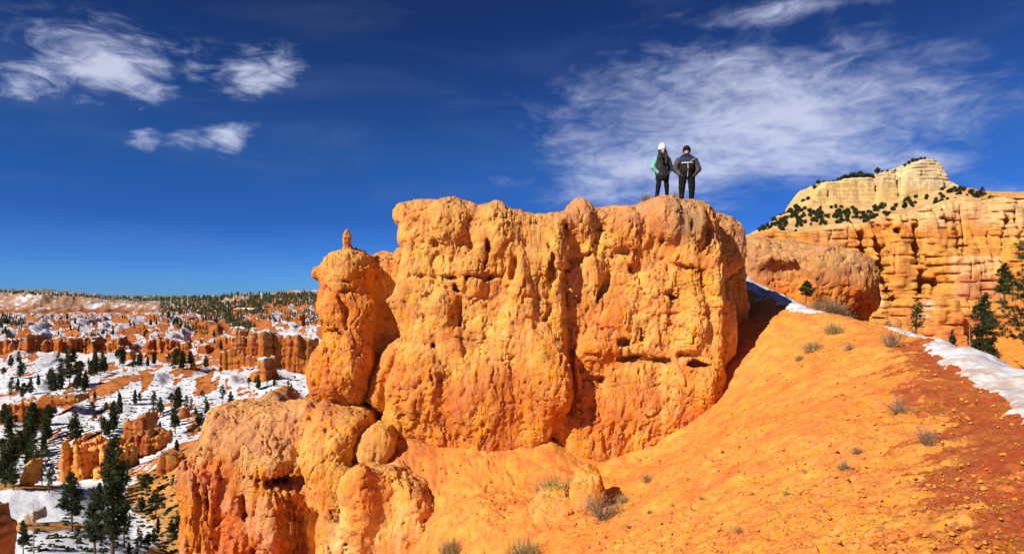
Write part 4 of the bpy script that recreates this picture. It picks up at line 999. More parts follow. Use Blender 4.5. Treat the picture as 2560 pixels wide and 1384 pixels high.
def cliff_tint(x, y, z, N):
    px = 1280 + F * x / y; py = HZ - F * z / y
    n = fbm(x / 12, y / 12, z / 12, 4); bd = gn(x / 90, y / 90, (z + gn(x / 20, y / 20, z / 20)) / 3.0); st = fbm(x / 2.5, y / 4, z / 16, 3)
    c = lerp(C(.72, .30, .055), C(.76, .37, .085), sstep(bd + .5 * n, -.6, .6))
    c = lerp(c, C(.80, .52, .24), sstep(z + 3 * n + 2 * bd, 14, 22) * .85)
    c = lerp(c, lerp(ORANGE, PINK, .35), sstep(z + 3 * n, -1, -9) * .8)
    pale = sstep(px, 2368, 2382) * sstep(px, 2515, 2500) * sstep(py + 4 * st, 636, 642) * sstep(py + 5 * st, 692, 682)
    c = lerp(c, C(.74, .46, .20), np.clip(pale, 0, 1) * .8)
    pk = sstep(px, 2378, 2390) * sstep(px, 2520, 2495) * sstep(py, 684, 692) * sstep(py + 12 * n, 770, 735)
    c = lerp(c, C(.66, .31, .15), np.clip(pk, 0, 1) * .7)
    for (cx, cy, w_, h_) in [(2320, 762, 16, 12), (2200, 752, 9, 16), (2305, 790, 20, 5)]:
        c = lerp(c, C(.72, .56, .36), np.exp(-(((px - cx) / w_) ** 4 + ((py - cy) / h_) ** 4)) * .9)
    return c
M_CLIFF = rock_mat('banded_cliff_rock', grain=.2, bump=.75, var=.22, aniso=(.3, .3, 1.7), joints=[((.045, .045, .62), .02, .7, .09, .42, .55), ((.03, .03, 1.3), .02, .45, .13, .45, .6), ((.3, .3, .03), .016, .7, .1, .47, .58)])
cliff_o, cliff_V = rock_obj('banded_cliff', f, cliff_tint, 'tall banded orange and cream cliff with dark vertical clefts behind the crest', 'cliff', M_CLIFF, smooth=False)

# hill between the cliff top and the mesa
_hl = [(1860, 592, 215), (1892, 582, 205), (1930, 570, 195), (2000, 578, 190), (2051, 578, 186), (2110, 560, 186), (2185, 556, 186), (2269, 548, 186), (2324, 524, 188), (2407, 494, 190), (2449, 498, 190), (2560, 500, 190), (2700, 500, 190),
       (1881, 578, 250), (1923, 556, 270), (1972, 534, 290), (2000, 515, 305), (2030, 496, 318), (2060, 518, 312), (2101, 524, 308), (2185, 512, 308), (2269, 503, 308), (2332, 486, 308), (2378, 468, 312), (2395, 466, 318), (2430, 478, 280), (2487, 498, 230),
       (2050, 550, 250), (2150, 535, 255), (2250, 525, 255), (2330, 505, 250), (2400, 490, 250), (2560, 500, 240), (2700, 505, 240), (2560, 500, 300), (1840, 625, 250), (1800, 680, 300), (1860, 610, 300), (1900, 580, 330), (1850, 650, 340), (1800, 700, 360), (1940, 560, 360), (1880, 620, 400), (2000, 530, 400), (2100, 510, 380), (2300, 480, 400), (2500, 500, 380)]
hill_rbf = RBF([tuple(P(*q)) for q in _hl], 1e-2)
def hill_z(x, y):
    return hill_rbf(x, y) + .5 * fbm(x / 9, y / 9, 0 * x, 4) 
gx = np.linspace(60, 250, 220); gy = np.linspace(184, 400, 180)
GX, GY = np.meshgrid(gx, gy, indexing='ij'); sh = GX.shape
GX = (GX * GY / 300).ravel(); GY = GY.ravel()
GZ = hill_z(GX, GY); V = np.stack([GX, GY, GZ], 1)
ii = np.arange(sh[0] * sh[1]).reshape(sh)
Q = np.stack([ii[:-1, :-1], ii[1:, :-1], ii[1:, 1:], ii[:-1, 1:]], -1).reshape(-1, 4)
n = fbm(GX / 14, GY / 14, 0 * GX, 4); px = 1280 + F * GX / GY; py = HZ - F * GZ / GY
col = lerp(C(.70, .40, .13), C(.76, .52, .25), sstep(n, -.4, .5))
col = lerp(col, C(.72, .33, .08), sstep(n + sstep(px, 2380, 2440), .2, .9) * .7)
tag(obj('mesa_hill', mesh_np('mesa_hill', V, Q, M_CLIFF, True, col.astype(np.float32))), kind='structure')
def hill_hit(px, py):
    Y = np.linspace(188, 395, 400); x = (px - 1280) / F * Y; z = (HZ - py) / F * Y
    h = np.nonzero(z <= hill_z(x, Y))[0]
    if not len(h): return None
    return np.array((x[h[0]], Y[h[0]], hill_z(x[h[:1]], Y[h[:1]])[0]))

f = Field((120, 268, 34), (232, 350, 72), .48)
MESA = [(2010, 520), (2026, 490), (2032, 482), (2050, 462), (2057, 455), (2093, 450), (2120, 447), (2143, 444), (2198, 445), (2202, 430), (2240, 431), (2244, 425), (2261, 416), (2294, 403), (2319, 396), (2338, 401), (2350, 409), (2358, 425), (2364, 440),
        (2372, 456), (2392, 468), (2400, 540), (2010, 540)]
f.slab(MESA, 316, 345, r=1.3, k=1, Y=319, lean=.12)
f.slab([(1920, 556), (1925, 542), (1950, 534), (1972, 532), (1980, 560)], 276, 292, r=2, k=1, Y=280, lean=.3)
f.slab([(1984, 530), (1990, 520), (2012, 505), (2026, 500), (2040, 530)], 300, 316, r=2, k=1, Y=304, lean=.3)
f.slab([(2190, 520), (2200, 432), (2240, 432), (2250, 520)], 313.5, 320, r=1, k=.8, Y=314)
f.slab([(2246, 520), (2250, 440), (2290, 410), (2345, 412), (2360, 450), (2350, 500)], 312.5, 320, r=1.2, k=1.5, Y=314, lean=.1)
for pts, r_ in [([(2196, 448), (2194, 475)], .9), ([(2243, 432), (2246, 460)], .9), ([(2077, 462), (2074, 490)], .8)]:
    f.line(pts, 314, r_, '-', .3, 4)
def mesa_er(x, y, z):
    wz = z + .5 * gn(x / 20, y / 20, z / 20)
    top = sstep(z, 53, 57)
    notch = np.exp(-(gn(x / 60, y / 80, wz / 2.0 + 7) / .09) ** 2) * top
    fr = wz / 1.9 - np.floor(wz / 1.9); blk = np.tanh(5 * gn(x / 4, y / 20, np.floor(wz / 1.9) * .8))
    return -.9 * (billow(x / 9, y / 9, z / 50, 3, .55) - .4) - .25 * blk * top + .7 * np.exp(-((fr - .5) / .12) ** 2) * (.25 + .75 * top) * sstep(gn(x / 9, y / 9, np.floor(wz / 1.9)), -.4, .1) + .25 * fbm(x / 3, y / 3, z / 3, 3) + .3 * notch
f.rough(mesa_er, 4)
def mesa_tint(x, y, z, N):
    n = fbm(x / 14, y / 14, z / 9, 4); st = fbm(x / 3, y / 3, z / 25, 3); bd = gn(x / 90, y / 90, z / 1.7)
    c = lerp(C(.70, .48, .20), C(.73, .56, .31), sstep(z + 2 * n + 2.5 * st * 0 + .1 * (x - 170), 53, 58))
    c = lerp(c, c * .82, sstep(bd, .1, .6) * sstep(z, 53, 56) * .6)
    return lerp(c, C(.72, .45, .15), sstep(n + st * .5, .1, .8) * .4)
mesa_o, mesa_V = rock_obj('cream_mesa', f, mesa_tint, 'cream and yellow mesa summit rising above the banded cliff', 'mesa', M_CLIFF, smooth=False)

# ================================================================== snow left along the crest
def snow_mat():
    m = bpy.data.materials.new('old_snow'); m.use_nodes = True
    t = NT(m.node_tree); t.n.clear()
    geo = t.new('ShaderNodeNewGeometry'); pos = geo.outputs['Position']
    n = t.noise(pos, 3.0, 6, .6); n2 = t.noise(pos, 22, 4, .6)
    dirt = t.math('MULTIPLY', t.step(t.noise(pos, 1.6, 6, .7), .44, .62), .8)
    c = t.mix(dirt, (.56, .57, .60), (.44, .29, .19))
    b = t.new('ShaderNodeBsdfPrincipled'); t.put(b.inputs['Base Color'], c)
    b.inputs['Roughness'].default_value = .6; b.inputs['Subsurface Weight'].default_value = .25
    b.inputs['Subsurface Radius'].default_value = (.05, .05, .06); b.inputs['Subsurface Scale'].default_value = .3
    bp = t.new('ShaderNodeBump'); bp.inputs['Strength'].default_value = .5; bp.inputs['Distance'].default_value = .08
    t.put(bp.inputs['Height'], t.math('ADD', n, t.math('MULTIPLY', n2, .25))); t.put(b.inputs['Normal'], bp.outputs[0])
    o = t.new('ShaderNodeOutputMaterial'); t.put(o.inputs[0], b.outputs[0])
    return m
M_SNOW = snow_mat()
def snow_patch(poly, thick, label, h=.05):
    poly = np.array(poly, np.float32)
    lo = poly.min(0) - .3; hi = poly.max(0) + .3
    gx = np.arange(lo[0], hi[0], h); gy = np.arange(lo[1], hi[1], h)
    GX, GY = np.meshgrid(gx, gy, indexing='ij'); sh = GX.shape; x, y = GX.ravel(), GY.ravel()
    d = -poly_sd(x.astype(np.float32), y.astype(np.float32), poly) + .22 * fbm(x * 1.9, y * 1.9, 0 * x, 5, .65)
    ins = d > 0
    t = thick * (1 - np.exp(-np.clip(d, 0, 9) / .45)) * (1 + .5 * fbm(x * 1.1, y * 2.2, 0 * x + 3, 3)) + .03 * fbm(x * 4, y * 6, 0 * x, 3) * (d > .05)
    z = slope_z(x, y) + np.where(ins, np.maximum(t, .0) + .02, -.05)
    V = np.stack([x, y, z], 1); ii = np.arange(len(x)).reshape(sh)
    Q = np.stack([ii[:-1, :-1], ii[1:, :-1], ii[1:, 1:], ii[:-1, 1:]], -1).reshape(-1, 4)
    Q = Q[ins[Q].any(1)]
    used, inv = np.unique(Q, return_inverse=True)
    V = V[used]; Q = inv.reshape(-1, 4)
    c = np.array((V[:, 0].mean(), V[:, 1].mean(), V[:, 2].min()))
    o = obj('snow_patch', mesh_np('snow_patch', V - c, Q, M_SNOW)); o.location = c.tolist()
    return tag(o, label, 'snow patch', 'snow patches left along the crest')
low = [on_slope(*q)[:2] for q in [(2330, 884), (2352, 905), (2400, 928), (2430, 945), (2470, 968), (2505, 985), (2528, 1003), (2540, 1030), (2552, 1050)]]
snow_patch(low + [(6.6, 7.2), (10.2, 7.5), (9.9, 10.6), (9.5, 12.2), (9.3, 13.6), (8.9, 13.55)], .09, 'wide dirty snow bank at the right edge beside damp red soil')
tail = [P(2340, 845, 13.6), P(2290, 829, 14.5), P(2240, 814, 15.4), P(2220, 808, 15.8)]
snow_patch([(p[0] - .1, p[1]) for p in tail] + [(p[0] + .35, p[1] + .1) for p in tail[::-1]], .08, 'thin tail of snow on the crest leading to the snow bank', .04)
strip = [P(2036, 779, 18.5), P(2000, 765, 19.1), P(1930, 738, 20.6), P(1880, 713, 21.7), P(1838, 692, 22.6), P(1800, 670, 23.6)]
snow_patch([(p[0] - (.05 if i == 0 else .12), p[1] - .1) for i, p in enumerate(strip)] + [(p[0] + .5, p[1] + .3) for p in strip[::-1]], .13, 'narrow snow strip descending the crest beside the wall', .045)

# ================================================================== loose stones on the slope
rs = np.random.RandomState(11)
def lumps(n, rs, sub=0):
    """n irregular low stones around the origin -> list of (V, F)"""
    base = np.array([(1, 0, 0), (-1, 0, 0), (0, 1, 0), (0, -1, 0), (0, 0, 1), (0, 0, -1)], float)
    T = [(0, 2, 4), (2, 1, 4), (1, 3, 4), (3, 0, 4), (2, 0, 5), (1, 2, 5), (3, 1, 5), (0, 3, 5)]
    out = []
    for i in range(n):
        V = [b * (.75 + .5 * rs.rand()) for b in base]; Fc = []
        mid = {}
        def m(a, b):
            k = (min(a, b), max(a, b))
            if k not in mid:
                p = V[a] / np.linalg.norm(V[a]) + V[b] / np.linalg.norm(V[b]); p = p / np.linalg.norm(p) * (.7 + .5 * rs.rand()); mid[k] = len(V); V.append(p)
            return mid[k]
        for a, b, c in T:
            x, y, z = m(a, b), m(b, c), m(c, a); Fc += [(a, x, z), (b, y, x), (c, z, y), (x, y, z)]
        v = np.array(V) * (1, .6 + .5 * rs.rand(), .45 + .35 * rs.rand())
        out.append((v, np.array(Fc)))
    return out
LUMPS = lumps(14, rs)
PEB = [(v[:6], np.array([(0, 2, 4), (2, 1, 4), (1, 3, 4), (3, 0, 4), (2, 0, 5), (1, 2, 5), (3, 1, 5), (0, 3, 5)])) for v, _ in LUMPS]
n = 16000
ang = rs.uniform(math.radians(-14), math.radians(44), n); rad = np.exp(rs.uniform(math.log(3.6), math.log(17), n))
x = rad * np.sin(ang); y = rad * np.cos(ang)
dens = sstep(fbm(x * .45, y * .45, 0 * x + 40, 3), -.55, .45)
keep = rs.rand(n) < .12 + .88 * dens
x, y, rad = x[keep], y[keep], rad[keep]
size = np.clip(rs.pareto(2.6, len(x)) * .009 + .007, .007, .032) * (.55 + .05 * rad)
z = slope_z(x, y)
Vs, Fs, Cs = [], [], []; off = 0
for i in range(len(x)):
    v, fc = (LUMPS if size[i] > .026 else PEB)[i % 14]
    a = rs.rand() * 6.28; c_, s_ = math.cos(a), math.sin(a)
    q = np.stack([v[:, 0] * c_ - v[:, 1] * s_, v[:, 0] * s_ + v[:, 1] * c_, v[:, 2]], 1) * size[i] + (x[i], y[i], z[i] + .1 * size[i] + .02)
    Vs.append(q); Fs.append(fc + off); off += len(v)
    t_ = rs.rand(); base = lerp(ORANGE, YELLOW, t_ * .5) * (.78 + .22 * rs.rand())
    Cs.append(np.tile(base, (len(v), 1)))
o = obj('loose_gravel', mesh_np('loose_gravel', np.concatenate(Vs), np.concatenate(Fs), M_SOIL, False, np.concatenate(Cs).astype(np.float32)))
tag(o, 'loose orange gravel scattered over the bare slope', 'gravel', kind='stuff')
# the larger clods, one by one
cl_me = [mesh_np('clod', LUMPS[i][0], LUMPS[i][1], M_SOIL, False, np.tile(lerp(ORANGE, YELLOW, .04 * i) * .85, (len(LUMPS[i][0]), 1)).astype(np.float32)) for i in range(10)]
for i in range(60):
    px = rs.uniform(1350, 2540); py = rs.uniform(1010, 1380)
    if py < 1384 - (px - 1300) * .28 and rs.rand() < .5: continue
    g = on_slope(px, py)
    o = obj('clod', cl_me[i % 10]); s = rs.uniform(.015, .036) * (.5 + g[1] / 13)
    o.location = (g[0], g[1], ground_z(g[0], g[1]) + .3 * s); o.rotation_euler = (rs.uniform(-.3, .3), rs.uniform(-.3, .3), rs.uniform(0, 6.28)); o.scale = (s, s, s)
    tag(o, 'fist-sized orange clod lying loose on the bare slope', 'clod', 'clods on the slope')

# ================================================================== plants
M_TWIG = plain_mat('dry_twig', (.27, .20, .125), .9, .35, 30)
M_GRASS = plain_mat('dry_grass_stalk', (.34, .24, .10), .9, .3, 30)
M_SAGE = plain_mat('sage_leaf', (.19, .17, .10), .9, .3, 30)
M_BARK = plain_mat('pine_bark', (.12, .075, .045), .95, .35, 12, bump=.6)
M_GREYWOOD = plain_mat('weathered_wood', (.26, .21, .17), .9, .3, 12)
M_NEEDLE = plain_mat('pine_needles', (.050, .064, .020), .75, .5, 3.0, .25, trans=.25)
M_NEEDLE2 = plain_mat('near_pine_needles', (.075, .095, .028), .7, .4, 6.0, .25, trans=.3)
M_JUNIPER = plain_mat('juniper_foliage', (.045, .050, .020), .8, .4, 3.0, .2, trans=.2)

class Geo:
    def __init__(self): self.v = []; self.f = []; self.n = 0
    def add(self, v, f):
        self.v.append(np.asarray(v, float)); self.f.append(np.asarray(f, int) + self.n); self.n += len(v)
    def tube(self, pts, rad, k=5):
        pts = [np.asarray(p, float) for p in pts]; V = []; Fc = []
        for i, p in enumerate(pts):
            d = pts[min(i + 1, len(pts) - 1)] - pts[max(i - 1, 0)]; d = d / (np.linalg.norm(d) + 1e-9)
            u = np.cross(d, (0.3, .9, .2)); u /= np.linalg.norm(u) + 1e-9; w_ = np.cross(d, u)
            for j in range(k):
                a = 2 * math.pi * j / k; V.append(p + (u * math.cos(a) + w_ * math.sin(a)) * rad[i])
        for i in range(len(pts) - 1):
            for j in range(k):
                a, b = i * k + j, i * k + (j + 1) % k
                Fc += [(a, b, b + k), (a, b + k, a + k)]
        self.add(V, Fc)
    def blades(self, c, d, L, W, rs):
        """thin triangles from points c along d"""
        n = len(c); u = np.cross(d, rs.normal(size=(n, 3))); u /= np.linalg.norm(u, axis=1)[:, None] + 1e-9
        L = np.broadcast_to(L, n)[:, None]; W = np.broadcast_to(W, n)[:, None]
        V = np.stack([c - u * W * .5, c + u * W * .5, c + d * L], 1).reshape(-1, 3)
        self.add(V, np.arange(3 * n).reshape(-1, 3))
    def mesh(self, name, mat):
        return mesh_np(name, np.concatenate(self.v), np.concatenate(self.f), mat, False)
def unit(v): return v / (np.linalg.norm(v, axis=-1, keepdims=True) + 1e-9)

def shrub_meshes(seed, n=60, spread=.9, leafy=0.0, blade=.009):
    """dry shrub, about 1 m wide and high: forked twigs; optional grey leaves"""
    rs = np.random.RandomState(seed); g = Geo(); tips = []
    for i in range(n):
        a = rs.rand() * 6.283; tilt = rs.uniform(.1, 1.2) * spread; L = rs.uniform(.35, .75)
        d = np.array((math.cos(a) * math.sin(tilt), math.sin(a) * math.sin(tilt), math.cos(tilt)))
        p0 = np.array((rs.normal() * .05, rs.normal() * .05, -.03)); p1 = p0 + d * L * .5 + rs.normal(size=3) * .03; p2 = p0 + d * L + (0, 0, .08) + rs.normal(size=3) * .05
        g.tube([p0, p1, p2], (blade, blade * .8, blade * .35), 3)
        for k in range(4):
            q = p1 + (p2 - p1) * rs.rand(); e = q + unit(d + rs.normal(size=3) * .6) * rs.uniform(.1, .26); g.tube([q, e], (blade * .5, blade * .2), 3); tips.append(e)
        tips.append(p2)
    out = [g]
    if leafy:
        lf = Geo(); t = np.array(tips); m = int(len(t) * leafy); c = t[rs.randint(0, len(t), m)] + rs.normal(size=(m, 3)) * .07
        lf.blades(c, unit(rs.normal(size=(m, 3)) + (0, 0, .5)), .055, .03, rs); out.append(lf)
    return out
def grass_mesh(seed, n=420):
    rs = np.random.RandomState(seed); g = Geo()
    a = rs.rand(n) * 6.283; t = np.abs(rs.normal(size=n)) * .55; d = np.stack([np.cos(a) * np.sin(t), np.sin(a) * np.sin(t), np.cos(t)], 1)
    c = np.stack([rs.normal(size=n) * .16, rs.normal(size=n) * .12, np.full(n, -.03)], 1)
    g.blades(c, d, rs.uniform(.3, .85, n), .02, rs); return g
SH = []
for sd in range(4):
    gs = shrub_meshes(sd, 46 + 8 * sd, .95, leafy=0 if sd < 2 else 1.4)
    SH.append((gs[0].mesh('twigs', M_TWIG), gs[1].mesh('leaves', M_SAGE) if len(gs) > 1 else None))
GR = [grass_mesh(s).mesh('stalks', M_GRASS) for s in range(2)]
def shrub(kind, loc, width, label, rz=0.0, hs=1.0, group='dry shrubs on the near slope', cat='shrub', tilt=(0, 0)):
    name = {0: 'twiggy_shrub', 1: 'twiggy_shrub', 2: 'sage_shrub', 3: 'sage_shrub', 4: 'grass_tuft', 5: 'grass_tuft'}[kind]
    e = empty(name, tuple(float(c) for c in loc), rz, width); e.scale = (width, width, width * hs)
    e.rotation_euler = (tilt[0], tilt[1], rz)
    if kind < 4:
        obj('twigs', SH[kind][0], e)
        if SH[kind][1]: obj('leaves', SH[kind][1], e)
    else: obj('stalks', GR[kind - 4], e)
    tag(e, label, cat, group)
    return e
NEAR = [ # photo x of centre, y of foot, width px, kind, label
    (2033, 872, 50, 5, 'large fuzzy grey-brown tuft nearest the wall on the upper slope'), (2083, 828, 48, 4, 'long wispy tuft just under the crest below the dome rock'), (1999, 898, 24, 4, 'small faint tuft left of the large fuzzy tuft'),
    (2124, 880, 44, 0, 'low spiky twig shrub between the upper tufts and the damp soil'), (2229, 872, 74, 1, 'wide flat twig shrub at the upper tip of the damp red soil'), (2246, 1028, 84, 0, 'open spiky twig shrub in the middle of the right slope'),
    (2318, 1112, 78, 1, 'twig shrub at the edge of the damp soil'), (2143, 1136, 30, 3, 'upper of two small dark shrubs on the middle slope'), (2108, 1172, 40, 2, 'lower and larger of two dark shrubs on the middle slope'),
    (2014, 1180, 20, 0, 'tiny lone twig left of the pair of dark shrubs'), (1967, 1232, 20, 4, 'tiny brown tuft low on the middle slope'), (1386, 1258, 105, 4, 'large fuzzy tuft left of the small pale boulder'),
    (1508, 1300, 92, 3, 'grey tangled shrub on the right side of the small pale boulder'), (1560, 1262, 42, 4, 'brown tuft just above the grey tangled shrub'), (1616, 1204, 34, 2, 'small grey shrub beneath the right half of the wall'),
    (1754, 1252, 15, 2, 'tiny grey plant alone on the open slope'), (1623, 1284, 16, 2, 'tiny grey plant right of the grey tangled shrub'), (1572, 1326, 15, 3, 'tiny dark plant below the grey tangled shrub'),
    (1310, 1400, 100, 5, 'fuzzy brown tuft cut by the bottom edge'), (1130, 1390, 70, 4, 'faint brown tuft at the bottom edge by the yellow rock'), (1847, 1340, 26, 2, 'small grey plant low on the cracked slope'), (1348, 1285, 34, 4, 'thin tuft just left below the large fuzzy tuft'), (2060, 1290, 14, 0, 'tiny twig on the lower cracked slope')]
for i, (px, py, wpx, kind, label) in enumerate(NEAR):
    g = on_slope(px, min(py, 1384)) if py <= 1384 else on_slope(px, py)
    wm = wpx / F * g[1]
    shrub(kind, (g[0], g[1], ground_z(g[0], g[1])), wm / (1.0 if kind < 4 else .8), label, i * 1.3, .8 if kind < 4 else .75)
# small pale boulder half buried in the slope, and a yellow crust beside it
g = on_slope(1470, 1290)
f = Field(g + (-.9, -.6, -.7), g + (.9, 1.6, 1.2), .03)
f.slab([(1432, 1225), (1448, 1200), (1480, 1190), (1508, 1200), (1518, 1230), (1512, 1262), (1480, 1282), (1440, 1280), (1426, 1250)], g[1] + .35, g[1] + 1.3, r=.25, k=.1, Y=g[1] + .4, lean=.7)
f.rough(erode(.8, 1.6, .9), .3)
rock_obj('small_boulder', f, lambda x, y, z, N: lerp(YELLOW, ORANGE, sstep(fbm(x * 2, y * 2, z * 2, 3), -.4, .6)) * .95, 'small pale boulder half buried in the slope below the wall', 'boulder', displace=crust(.7, 1.6))
g = on_slope(1375, 1330)
f = Field(g + (-.9, -.8, -.8), g + (1.0, 2.0, .9), .03)
f.slab([(1315, 1350), (1335, 1290), (1360, 1262), (1420, 1255), (1440, 1275), (1420, 1310), (1370, 1350), (1330, 1375)], g[1] + .5, g[1] + 1.5, r=.15, k=.1, Y=g[1] + .5, lean=1.2)
f.rough(erode(.8, 1.6, .9), .3)
rock_obj('rock_crust', f, lambda x, y, z, N: lerp(lerp(YELLOW, ORANGE, .5), C(.62, .33, .07), sstep(fbm(x * 2, y * 2, z * 2, 3), -.4, .4)), 'yellow rock crust cropping out of the slope left of the small pale boulder', 'rock', displace=crust(.8, 1.6))

def top_z(V, x, y, r=.12):
    m = (np.abs(V[:, 0] - x) < r) & (np.abs(V[:, 1] - y) < r)
    return float(V[m, 2].max()) if m.any() else None
def on_top(V, px, Y):
    x = (px - 1280) / F * Y; return (x, Y, top_z(V, x, Y))
for px, Y, wpx, kind, label in [(1612, 17.75, 26, 2, 'small shrub on the wall top left of the woman'), (1688, 17.7, 34, 0, 'bare twig standing between the two people'), (1625, 17.9, 22, 1, 'low twig at the foot of the woman'), (1778, 17.8, 14, 0, 'tiny twig on the wall top right of the man')]:
    p = on_top(wall_V, px, Y)
    if p[2] is not None: shrub(kind, (p[0], p[1], p[2] - .01), wpx / F * Y, label, px, 1.1, 'plants on top of the wall')
for px, Y, wpx, kind, label in [(612, 16.4, 15, 2, 'grey plant on the left of the flat buttress top'), (642, 16.2, 10, 3, 'tiny grey plant on the middle of the flat buttress top'), (754, 16.6, 13, 2, 'grey plant on the flat buttress top under the tower')]:
    p = on_top(low_V, px, Y)
    if p[2] is not None: shrub(kind, (p[0], p[1], p[2] - .01), wpx / F * Y, label, px, .8, 'plants on the buttress top')
# shrubs on the far side of the crest in front of the dome rock
for px, py, Y, wpx, kind, label in [(2066, 787, 20.2, 60, 3, 'dense dark shrub behind the crest at the left foot of the dome'), (2100, 790, 20.5, 64, 2, 'dark twiggy shrub behind the crest under the dome'), (2040, 778, 20.5, 40, 0, 'bare twigs at the lower end of the snow strip'), (2222, 803, 16.4, 24, 2, 'small shrub on the crest where the snow tail starts')]:
    x = (px - 1280) / F * Y; z = ground_z(x, Y)
    shrub(kind, (x, Y, z), wpx / F * Y, label, px, 1.0, 'shrubs along the crest')

# ---------------------------------------------------------------- trees
def pine_geo(seed, lod=1.0, crown0=.25, width=.2, tip=1.0, gaps=.25, needle=.05, droop=.15, dense=1.0, lean=0.0):
    """conifer of height 1: trunk and crown geometry"""
    rs = np.random.RandomState(seed); tr = Geo(); cr = Geo()
    bend = np.array((rs.normal() * .015 + lean, rs.normal() * .015, 0))
    ax = lambda t: np.array((0, 0, t)) + bend * math.sin(t * 2.2)
    tr.tube([ax(t) for t in (-.03, .12, .35, .6, .85, .99)], (.021, .017, .0135, .009, .005, .001), 6)
    t = crown0
    C_, D_ = [], []
    while t < .985:
        q = (t - crown0) / (1 - crown0)
        prof = (min(1, .45 + 2.2 * q) * (1 - q) ** .75 + .05)
        for k in range(rs.randint(3, 6)):
            if rs.rand() < gaps: continue
            a = rs.rand() * 6.283; L = width * prof * rs.uniform(.55, 1.25)
            d = np.array((math.cos(a), math.sin(a), rs.uniform(-.25, .35) - droop + q * .5)); d /= np.linalg.norm(d)
            p0 = ax(t); p1 = p0 + d * L + (0, 0, .12 * L)
            tr.tube([p0, (p0 + p1) / 2 - (0, 0, .05 * L), p1], (.0042, .003, .001), 3)
            m = max(2, int(lod * dense * 9 * L / .12))
            u = rs.uniform(.3, 1.05, m)
            c = p0 + (p1 - p0) * u[:, None] + rs.normal(size=(m, 3)) * .018
            C_.append(c); D_.append(np.tile(d, (m, 1)))
        t += rs.uniform(.018, .04) / math.sqrt(dense)
    c = np.concatenate(C_); d = np.concatenate(D_)
    m = 5
    cc = np.repeat(c, m, 0) + rs.normal(size=(len(c) * m, 3)) * needle * .18
    dd = unit(np.repeat(d, m, 0) * .7 + rs.normal(size=(len(c) * m, 3)) * .7 + (0, 0, .25))
    cr.blades(cc, dd, needle * rs.uniform(.7, 1.2, len(cc)), needle * .42, rs)
    return tr, cr
PINES = []
for sd, kw in enumerate([dict(), dict(crown0=.12, width=.17, dense=1.3, gaps=.15), dict(crown0=.35, width=.2, gaps=.4), dict(crown0=.3, width=.13, gaps=.45, needle=.04), dict(crown0=.15, width=.22, dense=1.2), dict(crown0=.45, width=.26, gaps=.2, needle=.06)]):
    tr, cr = pine_geo(sd + 20, **kw); PINES.append((tr.mesh('trunk', M_BARK), cr.mesh('crown', M_NEEDLE)))
BIG = []
for sd, kw in enumerate([dict(crown0=.22, width=.17, lod=2.6, needle=.026, gaps=.25, dense=1.5), dict(crown0=.3, width=.2, lod=2.6, needle=.028, gaps=.3, dense=1.3)]):
    tr, cr = pine_geo(sd + 70, **kw); BIG.append((tr.mesh('trunk', M_BARK), cr.mesh('crown', M_NEEDLE)))
def pine(protos, k, loc, h, label, group, wide=1.0, name='pine_tree', rz=None):
    e = empty(name, tuple(float(c) for c in loc), (k * 2.4 + loc[0]) % 6.28 if rz is None else rz, h); e.scale = (h * wide, h * wide, h)
    obj('trunk', protos[k % len(protos)][0], e); obj('crown', protos[k % len(protos)][1], e)
    return tag(e, label, 'pine tree', group)
def snag(loc, h, label, name='dead_tree', seed=3, group=None):
    rs = np.random.RandomState(seed); g = Geo(); b = Geo()
    g.tube([(0, 0, -.02), (.004, 0, .3), (-.004, 0, .65), (0, 0, 1)], (.013, .011, .007, .002), 5)
    for i in range(16):
        t = rs.uniform(.25, .95); a = rs.rand() * 6.28; L = rs.uniform(.03, .1) * (1.2 - t)
        b.tube([(0, 0, t), (math.cos(a) * L, math.sin(a) * L, t + rs.uniform(-.02, .05))], (.0035, .001), 3)
    e = empty(name, tuple(float(c) for c in loc), 0, h)
    obj('trunk', g.mesh('trunk', M_GREYWOOD), e); tag(obj('branches', b.mesh('branches', M_GREYWOOD), e), kind='stuff')
    return tag(e, label, 'dead tree', group)
